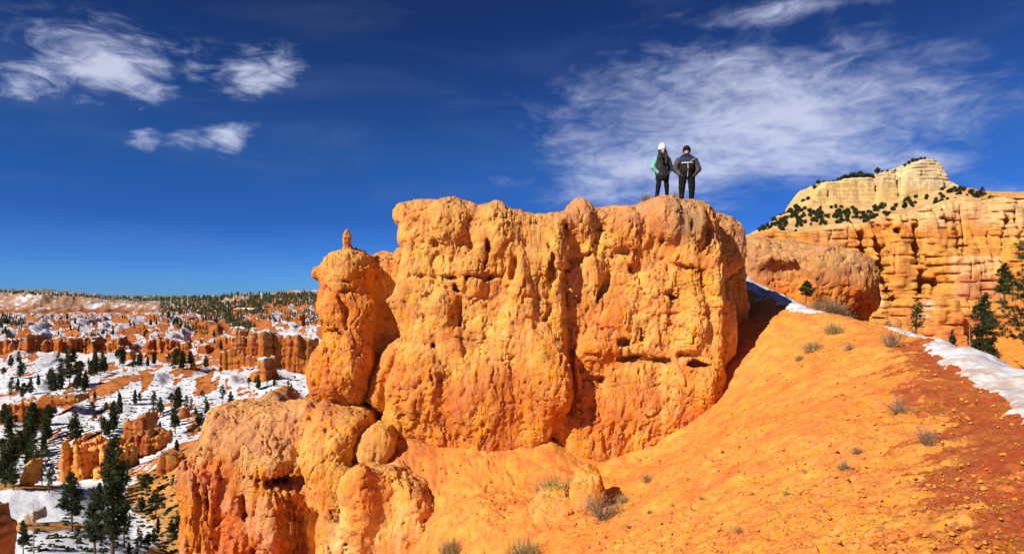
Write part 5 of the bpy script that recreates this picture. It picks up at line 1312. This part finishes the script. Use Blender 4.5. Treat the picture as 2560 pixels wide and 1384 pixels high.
# single trees one can find by their place: base px, base py, height px, proto, width factor, label
SINGLE = [
    (181, 1328, 150, 'B1', 1.0, 'tall pine on the bare ledge below the snow mound, left of the tallest pine'), (237, 1392, 170, 'B0', .9, 'tall slim pine just left of the tallest pine'), (281, 1408, 318, 'B0', .85, 'tallest dark pine in the lower left, reaching past the orange hoodoos'),
    (58, 1390, 88, 'B1', .8, 'thin small pine right of the corner rock'), (311, 1372, 130, 'P3', 1.0, 'slim sparse pine right of the tallest pine'), (365, 1243, 54, 'P5', 1.5, 'round-topped pine on the brown slope, the upper one'), (390, 1289, 55, 'P5', 1.5, 'round-topped pine with leaning trunk on the brown slope, the lower one'),
    (356, 1282, 38, 'P4', 1.4, 'bushy low pine left of the round-topped pines'), (370, 1382, 46, 'P5', 1.5, 'broad low pine at the bottom edge near the buttress'), (446, 1332, 54, 'P4', 1.2, 'dark pine close against the foot of the buttress'), (395, 1342, 44, 'P1', .8, 'narrow dark cypress-like pine at the slope foot'),
    (428, 1340, 36, 'P4', 1.5, 'bushy dark pine between the cypress-like pine and the buttress'), (320, 1183, 30, 'P1', 1.0, 'small pine on the snow strip right of the orange hoodoos'), (442, 1141, 36, 'P1', 1.1, 'dark pine standing on the bare orange ridge'), (337, 1157, 48, 'P3', 1.0, 'sparse pine in front of the lumpy ridge'),
    (283, 1084, 78, 'P1', 1.0, 'dark dense pine on the snow left of the twin spires'), (299, 1041, 60, 'P1', .8, 'narrow pine behind the dense pine left of the twin spires'), (384, 1049, 74, 'P3', 1.0, 'very thin tall pine on the snow right of the twin spires'), (445, 1026, 56, 'P1', 1.2, 'dense pine beside the yellow knob'),
    (438, 1086, 72, 'P0', 1.1, 'tall pine in front of the yellow knob'), (478, 1040, 44, 'P3', .9, 'thin pine on the snow right of the yellow knob'), (504, 1078, 48, 'P2', 1.1, 'pine just left of the buttress top'), (519, 1036, 30, 'P4', 1.3, 'bushy pine above the buttress top left corner'),
    (188, 1112, 84, 'P4', 1.0, 'big dense pine left above the orange hoodoos'), (254, 1086, 54, 'P3', 1.1, 'airy pine on the open snow above the orange hoodoos'), (120, 1100, 54, 'P2', 1.1, 'pine on the left snow slope below the thin rock pillar'), (135, 1040, 30, 'P4', 1.4, 'bushy pine on the snow right of the thin rock pillar'),
    (77, 990, 42, 'P4', 1.0, 'pine on the shaded snow bank at the far left'), (96, 965, 28, 'P1', 1.0, 'small pine on the crest of the shaded snow bank'), (45, 980, 34, 'P1', .9, 'narrow pine on the shaded snow bank by the left edge'), (557, 1016, 50, 'P2', 1.1, 'sparse pine on the snow above the buttress knob'), (576, 1014, 36, 'P4', 1.2, 'bushy pine on the snow just left of the yellow outcrop'),
    (440, 925, 48, 'P0', 1.0, 'left pine of a close pair before the stepped fin'), (455, 927, 48, 'P1', 1.0, 'right pine of a close pair before the stepped fin'), (552, 880, 30, 'P0', 1.0, 'pine on the snow ramp at the left of the castle fin'), (515, 922, 34, 'P4', 1.0, 'pine below the snow ramp left of the castle fin'), (720, 990, 40, 'P3', 1.0, 'thin pine on the snow between castle fin and tower')]
for px, py, hp, pr, wd, label in SINGLE:
    g = hit(px, min(py, 1500))
    if g is None: continue
    protos = BIG if pr[0] == 'B' else PINES
    pine(protos, int(pr[1]), g, hp / F * g[1], label, 'pines in the canyon', wd)
g = hit(84, 1392); snag(g, 140 / F * g[1], 'bare dead trunk standing near the corner rock', group='dead trees')
g = hit(428, 1226); snag(g, 52 / F * g[1], 'bare dead trunk on the snow left of the buttress', seed=5, group='dead trees')
# stands of look-alike pines: box in the photo, count, height range, label
rs = np.random.RandomState(5)
STANDS = [((0, 150, 1170, 1235), 13, (60, 95), 'dark pine in the crowded stand behind the snow mound'), ((118, 215, 955, 992), 15, (40, 58), 'dark pine in the dense stand behind the low red rib'), ((145, 275, 905, 948), 20, (32, 48), 'dark pine in the stand below the red hoodoo clusters'),
          ((0, 60, 905, 1010), 10, (28, 45), 'dark pine at the left edge beside the hoodoo clusters'), ((280, 480, 905, 932), 18, (26, 42), 'dark pine in the line between the hoodoo clusters and the stepped fin'), ((0, 130, 1060, 1160), 20, (40, 75), 'dark pine on the broken snow under the low red rib'),
          ((200, 520, 1000, 1100), 34, (16, 44), 'dark pine scattered over the open snow slope'), ((600, 790, 960, 1010), 14, (18, 40), 'dark pine on the shaded snow below the castle fin'), ((190, 260, 1330, 1384), 4, (34, 60), 'dark pine on the lowest snow at the bottom edge'), ((300, 440, 1340, 1400), 7, (26, 46), 'dark pine crowded at the bottom between trunk and buttress'),
          ((60, 560, 800, 900), 60, (10, 20), 'tiny dark pine among the snowy fingers'), ((230, 300, 1200, 1260), 6, (40, 70), 'dark pine at the foot of the orange hoodoos')]
for (x0, x1, y0, y1), n, (h0, h1), label in STANDS:
    for i in range(n):
        px, py = rs.uniform(x0, x1), rs.uniform(y0, y1); g = hit(px, py)
        if g is None: continue
        hp = rs.uniform(h0, h1); q = rs.randint(0, 6); look = ('short ' if hp < (h0 + h1) / 2 else 'tall ') + ['open-crowned ', 'narrow dense ', 'gappy ', 'thin sparse ', 'broad dense ', 'high-crowned '][q]
        lb = look + label; pine(PINES, q, g, hp / F * g[1], lb, lb, rs.uniform(.9, 1.3))
# far forest on the rim and slopes: one mass
def far_forest(boxes, name, label, seed, mat, tall=1.0):
    rs = np.random.RandomState(seed); Vs, Fs = [], []; off = 0
    for (x0, y0, x1, y1, half, n, hp) in boxes:
        for i in range(n):
            t = rs.rand(); px = x0 + (x1 - x0) * t + rs.normal() * 2; py = y0 + (y1 - y0) * t + rs.uniform(-half, half); g = hit(px, py, 60)
            if g is None: continue
            h = hp * rs.uniform(.6, 1.3) / F * g[1]; w_ = h * rs.uniform(.16, .28)
            V = [(0, 0, h)]; Fc = []
            for lv, (zz, ww) in enumerate([(.12, 1.0), (.45, .75), (.72, .45)]):
                b = len(V); a0 = rs.rand() * 6
                for k in range(5): a = a0 + k * 1.2566; V.append((math.cos(a) * w_ * ww * rs.uniform(.7, 1.2), math.sin(a) * w_ * ww * rs.uniform(.7, 1.2), h * zz))
                V.append((0, 0, h * min(1, zz + .42)))
                Fc += [(b + k, b + (k + 1) % 5, b + 5) for k in range(5)]
            Vs.append(np.array(V) + g); Fs.append(np.array(Fc) + off); off += len(V)
    o = obj(name, mesh_np(name, np.concatenate(Vs), np.concatenate(Fs), mat, False)); return tag(o, label, 'forest', kind='stuff')
far_forest([(-40, 735, 160, 740, 4, 160, 7), (160, 742, 330, 751, 3, 130, 7), (330, 752, 560, 748, 3, 330, 8), (560, 745, 830, 741, 5, 300, 9), (400, 775, 560, 765, 16, 420, 10), (500, 790, 650, 770, 18, 480, 11), (620, 760, 800, 752, 14, 420, 11), (560, 800, 640, 832, 10, 170, 13), (640, 790, 800, 800, 14, 120, 11),
            (0, 800, 60, 815, 14, 60, 12), (0, 830, 40, 870, 12, 30, 16), (420, 808, 520, 830, 10, 90, 11), (60, 800, 420, 830, 18, 90, 8)], 'far_forest', 'dark conifer forest covering the far rim and the slopes below it', 4, M_NEEDLE)
# low dark scrub dotted over the snow
rs = np.random.RandomState(8); Vs, Fs = [], []; off = 0
for (x0, x1, y0, y1, n, sp) in [(180, 520, 990, 1100, 800, 6), (0, 240, 1060, 1190, 520, 8), (60, 330, 1310, 1384, 150, 13), (330, 470, 1190, 1384, 170, 13), (0, 560, 930, 990, 420, 5), (590, 790, 940, 1020, 150, 6), (320, 420, 1100, 1200, 80, 8), (0, 560, 800, 930, 420, 4), (150, 250, 1225, 1310, 25, 10)]:
    for i in range(n):
        g = hit(rs.uniform(x0, x1), rs.uniform(y0, y1))
        if g is None: continue
        s = sp * rs.uniform(.4, 1.1) / F * g[1] * .5; v, fc = (LUMPS if g[1] < 140 else PEB)[i % 14]
        v = v * rs.uniform(.6, 1.3, (len(v), 1)); Vs.append(v * (s * 1.3, s * 1.3, s) + g + (0, 0, s * .3)); Fs.append(fc + off); off += len(v)
tag(obj('low_scrub', mesh_np('low_scrub', np.concatenate(Vs), np.concatenate(Fs), M_JUNIPER, False)), 'low dark scrub dotted over the canyon snow', 'scrub', kind='stuff')

# ---------------------------------------------------------------- mesa junipers
def bush_geo(seed, n=90):
    rs = np.random.RandomState(seed); g = Geo()
    c = unit(rs.normal(size=(n, 3))) * rs.uniform(.15, .5, (n, 1)) ** .6 * (.62, .62, .6); c[:, 2] = np.abs(c[:, 2] + .45)
    cc = np.repeat(c, 4, 0) + rs.normal(size=(n * 4, 3)) * .05
    g.blades(cc, unit(rs.normal(size=(n * 4, 3)) + (0, 0, .3)), .22, .13, rs)
    tr = Geo(); tr.tube([(0, 0, -.08), (.02, 0, .2), (0, 0, .5)], (.05, .04, .02), 5)
    return tr, g
JUN = []
for s in range(5):
    tr, g = bush_geo(s + 3); JUN.append((tr.mesh('trunk', M_BARK), g.mesh('crown', M_JUNIPER)))
def juniper(loc, h, label, group, k):
    e = empty('juniper_tree', tuple(float(c) for c in loc), k * 1.7, h)
    obj('trunk', JUN[k % 5][0], e); obj('crown', JUN[k % 5][1], e); return tag(e, label, 'juniper', group)
rs = np.random.RandomState(21); k = 0
SLOPE_J = [(1890, 1960, 580, 560, 10), (1925, 2035, 552, 492, 22), (1985, 2060, 572, 555, 12), (2060, 2180, 560, 550, 14), (1895, 1930, 578, 566, 8), (1930, 2010, 566, 556, 26), (1960, 2060, 540, 530, 34), (2040, 2150, 548, 532, 40), (2090, 2130, 520, 548, 10), (2150, 2200, 542, 532, 10), (2160, 2290, 550, 505, 24), (2180, 2220, 520, 514, 8), (1905, 1990, 560, 528, 10), (2310, 2400, 500, 478, 14), (2390, 2490, 482, 500, 16), (2330, 2400, 512, 486, 8)]
for (x0, x1, ya, yb, n) in SLOPE_J:
    for i in range(n):
        t = rs.rand(); g = hill_hit(x0 + (x1 - x0) * t + rs.normal() * 4, ya + (yb - ya) * t + rs.normal() * 6)
        if g is None: continue
        k += 1; hp = rs.uniform(6, 14); part = ['left end', 'middle', 'right end'][int(np.clip((1280 + F * g[0] / g[1] - 1890) // 145, 0, 2))]; big = 'larger' if hp > 10 else 'small'
        juniper(g, hp / F * g[1], big + ' dark juniper on the ' + part + ' of the slope under the cream mesa', big + ' junipers, ' + part + ' of the slope under the mesa', k)
for px, hp in [(2096, 8), (2104, 9), (2112, 12), (2122, 10), (2132, 14), (2142, 11), (2150, 17), (2158, 12), (2166, 13), (2175, 14), (2183, 11), (2194, 13), (2206, 6), (2218, 7), (2230, 6), (2238, 5), (2262, 6), (2272, 8), (2282, 9), (2292, 8), (2302, 8), (2312, 7), (2322, 6), (2334, 6), (2346, 7), (2060, 7), (2072, 6), (2084, 6), (2046, 10), (2036, 9)]:
    for Y in (321, 324):
        p = on_top_r = (((px - 1280) / F * Y), Y, top_z(mesa_V, (px - 1280) / F * Y, Y, .8))
        if p[2] is None or p[2] < 40: continue
        k += 1; juniper((p[0], p[1], p[2] - .2), hp / F * Y * 1.25, 'dark juniper on the flat top of the cream mesa', 'junipers on the mesa top', k); break
for px, py, hp, label in [(2455, 500, 30, 'lone ragged pine on the ridge right of the mesa'), (2440, 500, 20, 'small pine beside the lone ragged pine on the ridge'), (2262, 522, 26, 'tallest dark conifer under the mesa cliff')]:
    g = hill_hit(px, py)
    if g is not None: pine(PINES, 0, g, hp / F * g[1], label, 'pines near the mesa', 1.3)

# ---------------------------------------------------------------- trees on the right behind the crest
def lean_pine(protos, k, base, h, label, tilt, wide=1.0, name='pine_tree'):
    e = pine(protos, k, base, h, label, 'trees behind the crest', wide, name); e.rotation_euler = (0, math.radians(tilt), .6); return e
Mx = lambda px, py, Y: P(px, py, Y)
lean_pine([BIG[0]], 0, Mx(2452, 930, 52), 200 / F * 52, 'dark leaning conifer behind the snow bank', 6, 1.1)
lean_pine([BIG[1]], 0, Mx(2478, 935, 50), 70 / F * 50, 'low dark conifer at the foot of the leaning conifer', -4, 2.0)
lean_pine([BIG[0]], 0, Mx(2511, 752, 118), 96 / F * 118, 'dense narrow conifer on the pale bench left of the large pine', 0, 1.5)
lean_pine([PINES[3]], 0, Mx(2288, 845, 40), 100 / F * 40, 'crooked half-bare pine against the banded cliff', 7, 1.5)
snag(Mx(2244, 840, 34), 50 / F * 34, 'thin dead stick left of the crooked pine', seed=8, group='dead trees')
snag(Mx(2306, 850, 36), 40 / F * 36, 'short dead stick right of the crooked pine', seed=9, group='dead trees')
snag(Mx(2424, 890, 46), 100 / F * 46, 'grey bare sapling left of the leaning conifer', seed=12, group='dead trees')
lean_pine([PINES[4]], 0, Mx(2380, 880, 38), 56 / F * 38, 'small dark sapling behind the snow bank', 0, .9)
lean_pine([PINES[5]], 0, Mx(2014, 765, 25.0), 62 / F * 25.0, 'small green pine growing at the undercut of the dome rock', 10, 1.3)
# the large pine whose boughs come in from the right edge
rs = np.random.RandomState(33)
e = empty('large_pine', tuple(Mx(2640, 1060, 24)), 0, 1.0)
base = Mx(2640, 1060, 24)
tr = Geo(); top = Mx(2625, 560, 24) - base
tr.tube([(0, 0, -.3), top * .3, top * .6 + (.1, 0, 0), top], (.17, .14, .1, .04), 8); obj('trunk', tr.mesh('trunk', M_BARK), e)
for j, (sx, sy, tx, ty, dy) in enumerate([(2630, 700, 2532, 645, -.6), (2630, 740, 2525, 690, -.6), (2632, 780, 2510, 705, -.6), (2632, 830, 2484, 788, -.6), (2632, 810, 2540, 760, .6), (2634, 870, 2520, 830, -.8), (2634, 880, 2505, 810, .3), (2634, 900, 2540, 870, -1.1), (2634, 760, 2560, 720, .9), (2636, 960, 2550, 905, .2), (2632, 700, 2700, 640, 0), (2632, 800, 2720, 760, 0), (2632, 880, 2740, 850, 0), (2630, 660, 2700, 600, .5), (2632, 660, 2575, 610, .3)]):
    a = Mx(sx, sy, 24) - base; a = np.array((np.interp(a[2], (0, top[2]), (0, top[0])), a[1] * 0, a[2])); b = Mx(tx, ty, 24) - base + (0, dy, 0)
    br = Geo(); nd = Geo(); mid = (a + b) / 2 - (0, 0, .12)
    br.tube([a, mid, b], (.035, .022, .008), 5)
    C_ = []; D_ = []
    for i in range(46):
        t = rs.uniform(.25, 1.04); q = a + (b - a) * t - np.array((0, 0, .12 * 4 * t * (1 - t))); d = unit((b - a) * .6 + rs.normal(size=3) * .8); L = rs.uniform(.1, .34)
        br.tube([q, q + d * L], (.008, .003), 3); C_.append(q + d * L); D_.append(d)
    if j != 9:
        c = np.array(C_); d = np.array(D_); m = 34
        cc = np.repeat(c, m, 0) - np.repeat(d, m, 0) * rs.uniform(0, .1, (len(c) * m, 1)); dd = unit(np.repeat(d, m, 0) * .8 + rs.normal(size=(len(c) * m, 3)) * .75)
        nd.blades(cc, dd, rs.uniform(.10, .17, len(cc)), .018, rs)
    bo = obj('bough', br.mesh('bough', M_BARK), e)
    if j != 9: obj('needles', nd.mesh('needles', M_NEEDLE2), bo)
tag(e, 'large green pine reaching in from the right edge', 'pine tree', 'trees behind the crest')

# ================================================================== the two people on the wall
class Fig(Field):
    def seg(self, a, b, ra, rb, k=.03, op='+', sy=1.0):
        a = np.array(a, float); b = np.array(b, float); m = max(ra, rb) * max(1, sy) + 2 * k + .03
        sl = self.sub(np.minimum(a, b) - m, np.maximum(a, b) + m); gx, gy, gz = self.grids(sl)
        ab = b - a; ab[1] /= sy; wx = gx - a[0]; wy = (gy - a[1]) / sy; wz = gz - a[2]
        t = np.clip((wx * ab[0] + wy * ab[1] + wz * ab[2]) / (ab @ ab + 1e-9), 0, 1)
        e = np.sqrt((wx - ab[0] * t) ** 2 + (wy - ab[1] * t) ** 2 + (wz - ab[2] * t) ** 2) - (ra + (rb - ra) * t)
        self.comb(sl, e.astype(np.float32), op, k)
    def ell(self, c, r, k=.03, op='+'):
        c = np.array(c, float); R = max(r) + 2 * k + .03
        sl = self.sub(c - R, c + R); gx, gy, gz = self.grids(sl)
        q = np.sqrt(((gx - c[0]) / r[0]) ** 2 + ((gy - c[1]) / r[1]) ** 2 + ((gz - c[2]) / r[2]) ** 2)
        self.comb(sl, ((q - 1) * min(r)).astype(np.float32), op, k)
    def cut(self, axis, val, side):
        g = [self.x[:, None, None], self.y[None, :, None], self.z[None, None, :]][axis]
        self.d = np.maximum(self.d, ((g - val) * side).astype(np.float32))
def fig_part(name, build, mat, parent, lo, hi, h=.012, wrinkle=0.0, ws=14):
    f = Fig(lo, hi, h); build(f)
    if wrinkle: f.rough(lambda x, y, z: wrinkle * fbm(x * ws, y * ws, z * ws * .7, 3), .06)
    V, Q = f.mesh()
    return obj(name, mesh_np(name, V, Q, mat), parent)
SKIN = plain_mat('skin', (.50, .27, .18), .6, .08, 30, .3)
def cloth(name, c, var=.15): return plain_mat(name, c, .9, var, 40, .1, .3)
HAIR = plain_mat('dark_hair', (.012, .009, .008), .5, .3, 60, .3)
B_LO, B_HI = (-.48, -.34, -.06), (.48, .34, 1.78)

def person(loc, label, spec):
    e = empty('person', loc, 0, 1.0); tag(e, label, 'person')
    s = spec
    def body(f):
        hz = s['head']
        f.ell((0, 0, hz), (.073, .092, .108)); f.ell((0, -.02, hz - .06), (.058, .07, .055), .03); f.ell((0, -.098, hz - .012), (.014, .02, .024), .012)
        for sx in (-1, 1):
            f.ell((sx * .076, .005, hz - .005), (.012, .022, .032), .008); f.ell((sx * .028, -.088, hz + .012), (.015, .012, .009), .008, '-')
        f.seg((0, .01, hz - .09), (0, .015, hz - .19), .052, .06)
        sh = s['shoulder']; f.seg((-sh * .7, .01, hz - .23), (sh * .7, .01, hz - .23), .07, .07, .05); f.seg((0, 0, hz - .28), (0, 0, s['hip']), s['chest'], s['waist'], .06, sy=.75)
        for i, sx in enumerate((-1, 1)):
            S = (sx * sh, .01, hz - .235); E = s['elbow'][i]; H = s['hand'][i]
            f.seg(S, E, .05, .042, .03); f.seg(E, H, .042, .03, .02)
            d = np.array(H) - np.array(E); d /= np.linalg.norm(d)
            Hn = np.array(H); f.ell(Hn + d * .045, (.03, .036, .045), .015)
            for q in range(4): f.seg(Hn + d * .07 + (0, (q - 1.5) * .018, 0), Hn + d * (.125 - .012 * abs(q - 1.2)) + (-sx * .02, (q - 1.5) * .018, 0), .0095, .008, .004)
            f.seg(Hn + d * .03 + (0, -.035, 0), Hn + d * .08 + (-sx * .01, -.055, 0), .011, .009, .006)
            A = s['foot'][i]; K = s['knee'][i]; hp = (sx * s['hipw'], 0, s['hip'])
            f.seg(hp, K, s['thigh'] * .7, s['kneer'] * .7, .03); f.seg(K, (A[0], A[1] + .015, .09), s['kneer'] * .7, .034, .02); f.seg((A[0], A[1] + .03, .04), (A[0] + sx * .03, A[1] - .16, .03), .035, .03, .02)
    fig_part('body', body, SKIN, e, B_LO, B_HI)
    for i, sx in enumerate((-1, 1)):
        fig_part('eye', lambda f: f.ell((sx * .028, -.082, s['head'] + .012), (.011, .008, .007), .002), HAIR, e, (-.06, -.12, s['head'] - .03), (.06, -.05, s['head'] + .05), .004)
    fig_part('mouth', lambda f: f.seg((-.022, -.083, s['head'] - .062), (.022, -.083, s['head'] - .062), .006, .006, .002), cloth('lips', (.35, .10, .08)), e, (-.06, -.12, s['head'] - .09), (.06, -.05, s['head'] - .03), .004)
    def legs(f):
        for i, sx in enumerate((-1, 1)):
            A = s['foot'][i]; K = s['knee'][i]; hp = (sx * s['hipw'], 0, s['hip'] + .02)
            f.seg(hp, K, s['thigh'], s['kneer'], .04); f.seg((K[0], K[1] + .005, K[2]), (A[0], A[1] + .02, .14), s['kneer'] + .006, s['calf'], .03)
        f.ell((0, .01, s['hip'] + .06), (s['hipw'] + s['thigh'] * .95, .13, .14), .05)
    fig_part('trousers', legs, s['m_legs'], e, B_LO, B_HI, wrinkle=.008)
    for i, sx in enumerate((-1, 1)):
        A = s['foot'][i]
        def boot(f): f.seg((A[0], A[1] + .02, .16), (A[0], A[1] + .03, .05), .058, .055, .02); f.seg((A[0], A[1] + .03, .04), (A[0] + sx * .03, A[1] - .17, .03), .05, .042, .03); f.cut(2, -.005, -1)
        fig_part('boot', boot, s['m_boot'], e, B_LO, (.48, .34, .3), .01)
    return e

# woman: white beanie, teal sleeves, dark long vest, black leggings
W = dict(head=1.42, shoulder=.165, chest=.12, waist=.12, hip=.80, hipw=.085, thigh=.088, kneer=.062, calf=.05,
         elbow=((-.265, .03, .95), (.265, .03, .95)), hand=((-.14, -.05, .80), (.15, -.05, .79)), foot=((-.165, -.03, 0), (.16, .04, 0)), knee=((-.135, -.06, .44), (.125, .0, .44)),
         m_legs=cloth('black_leggings', (.010, .011, .014)), m_boot=cloth('dark_boot', (.022, .016, .012)))
M_VEST = cloth('charcoal_vest', (.035, .035, .036)); M_TEAL = cloth('teal_sleeve', (.16, .44, .38)); M_DARK = cloth('dark_coat', (.016, .014, .018)); M_WHITE = cloth('white_knit', (.86, .84, .86), .06)
PY = 18.05
px_w, px_m = 1656, 1717
def feet_z(px, offs):
    x = (px - 1280) / F * PY
    zs = [top_z(wall_V, x + o, PY, .1) for o in offs]
    return x, float(np.mean([q for q in zs if q is not None]))
xw, zw = feet_z(px_w, (-.16, .16)); xm, zm = feet_z(px_m, (-.13, .13))
woman = person((xw, PY, zw + .03), 'woman in white beanie, teal sleeves and dark vest standing on the wall', W)
def vest(f):
    f.seg((0, 0, 1.17), (0, 0, .78), .17, .205, .05, sy=.72); f.seg((-.12, .01, 1.18), (.12, .01, 1.18), .085, .085, .05); f.seg((-.1, 0, .9), (.1, 0, .9), .13, .13, .05); f.cut(2, .655, -1)
    f.ell((0, .02, 1.245), (.135, .115, .06), .03)
fig_part('vest', vest, M_VEST, woman, B_LO, B_HI, wrinkle=.012, ws=9)
def hem(f): f.seg((0, .01, .80), (0, .01, .66), .17, .195, .04, sy=.72); f.cut(2, .585, -1)
fig_part('coat_hem', hem, M_DARK, woman, B_LO, B_HI, wrinkle=.012, ws=9)
for i, sx in enumerate((-1, 1)):
    fig_part('sleeve', lambda f: (f.seg((sx * .175, .01, 1.19), W['elbow'][i], .078, .072, .05), f.seg(W['elbow'][i], W['hand'][i], .072, .056, .04)), M_TEAL, woman, B_LO, B_HI, wrinkle=.016, ws=16)
def hair(f):
    f.ell((0, .03, 1.43), (.092, .095, .12)); f.seg((0, .05, 1.40), (0, .09, 1.12), .085, .07, .05)
    for sx in (-1, 1): f.seg((sx * .072, -.02, 1.42), (sx * .085, -.12, 1.2), .035, .05, .03); f.seg((sx * .085, -.12, 1.2), (sx * .05, -.165, 1.04), .05, .03, .03)
    f.ell((0, -.1, 1.415), (.056, .07, .09), .02, '-')
fig_part('hair', hair, HAIR, woman, B_LO, B_HI, wrinkle=.01, ws=22)
def beanie(f): f.ell((0, .012, 1.51), (.102, .108, .13), .02); f.seg((0, .012, 1.455), (0, .012, 1.475), .105, .105, .02); f.cut(2, 1.445, -1)
fig_part('beanie', beanie, M_WHITE, woman, B_LO, B_HI, wrinkle=.006, ws=30)

# man: black beanie, beard, grey-sleeved dark jacket with white chest stripe, black trousers
Mn = dict(head=1.41, shoulder=.2, chest=.15, waist=.15, hip=.80, hipw=.105, thigh=.125, kneer=.088, calf=.07,
          elbow=((-.325, .03, .93), (.325, .03, .93)), hand=((-.2, -.04, .77), (.205, -.04, .77)), foot=((-.14, .0, 0), (.135, .0, 0)), knee=((-.135, -.02, .42), (.135, -.02, .42)),
          m_legs=cloth('black_trousers', (.012, .011, .012)), m_boot=cloth('black_shoe', (.010, .010, .011)))
M_JACK = cloth('black_jacket', (.018, .018, .019)); M_GREY = cloth('grey_sleeve', (.085, .072, .066)); M_NAVY = cloth('navy_yoke', (.035, .045, .085)); M_STR = cloth('white_stripe', (.72, .74, .78), .05)
man = person((xm, PY, zm + .02), 'man in black beanie and striped dark jacket standing right of the woman', Mn)
def jbody(f):
    f.seg((0, 0, 1.14), (0, 0, .8), .215, .21, .05, sy=.74); f.seg((-.15, .01, 1.16), (.15, .01, 1.16), .1, .1, .06); f.ell((0, -.05, .9), (.2, .16, .16), .06)
    f.seg((0, .01, 1.2), (0, .01, 1.27), .085, .075, .04); f.cut(2, .69, -1)
fig_part('jacket', jbody, M_JACK, man, B_LO, B_HI, wrinkle=.012, ws=9)
def shell(fn, grow):
    def g(f): fn(f); f.d -= grow
    return g
def yoke(f): jbody(f); f.d -= .006; f.cut(2, 1.09, -1); f.cut(2, 1.24, 1)
fig_part('yoke', yoke, M_NAVY, man, B_LO, B_HI, wrinkle=.012, ws=9)
def stripe(f): jbody(f); f.d -= .011; f.cut(2, 1.065, -1); f.cut(2, 1.092, 1); f.cut(1, -.02, 1); f.cut(0, -.165, -1); f.cut(0, .165, 1)
fig_part('chest_stripe', stripe, M_STR, man, B_LO, B_HI, .008)
def slash(f):
    jbody(f); f.d -= .013
    gx, gz = f.x[:, None, None], f.z[None, None, :]
    f.d = np.maximum(f.d, np.abs((gz - 1.1) - (gx - .05) * .62) - .009); f.cut(1, -.02, 1); f.cut(0, .045, -1); f.cut(0, .2, 1)
fig_part('shoulder_piping', slash, M_STR, man, B_LO, B_HI, .008)
def zipper(f): jbody(f); f.d -= .01; f.cut(0, -.006, -1); f.cut(0, .008, 1); f.cut(1, -.02, 1); f.cut(2, 1.06, 1)
fig_part('zipper', zipper, M_STR, man, B_LO, B_HI, .008)
for i, sx in enumerate((-1, 1)):
    fig_part('sleeve', lambda f: (f.seg((sx * .215, .01, 1.165), Mn['elbow'][i], .095, .08, .05), f.seg(Mn['elbow'][i], Mn['hand'][i], .08, .062, .04)), M_GREY, man, B_LO, B_HI, wrinkle=.014, ws=14)
def beard(f): f.ell((0, -.045, 1.335), (.066, .062, .062), .02); f.ell((0, -.1, 1.36), (.03, .02, .012), .01, '-'); f.cut(2, 1.395, 1)
fig_part('beard', beard, HAIR, man, B_LO, B_HI, wrinkle=.006, ws=40)
def hair2(f): f.ell((0, .03, 1.41), (.084, .085, .1), .02); f.ell((0, -.09, 1.38), (.07, .08, .1), .02, '-')
fig_part('hair', hair2, HAIR, man, B_LO, B_HI)
def beanie2(f): f.ell((0, .012, 1.485), (.1, .11, .105), .02); f.seg((0, .012, 1.45), (0, .012, 1.47), .108, .108, .02); f.cut(2, 1.435, -1); [f.ell((sx * .09, .02, 1.42), (.02, .04, .05), .02) for sx in (-1, 1)]
fig_part('beanie', beanie2, cloth('black_knit', (.012, .013, .017)), man, B_LO, B_HI, wrinkle=.006, ws=30)

woman.rotation_euler = (0, 0, .14); man.rotation_euler = (0, 0, -.1)
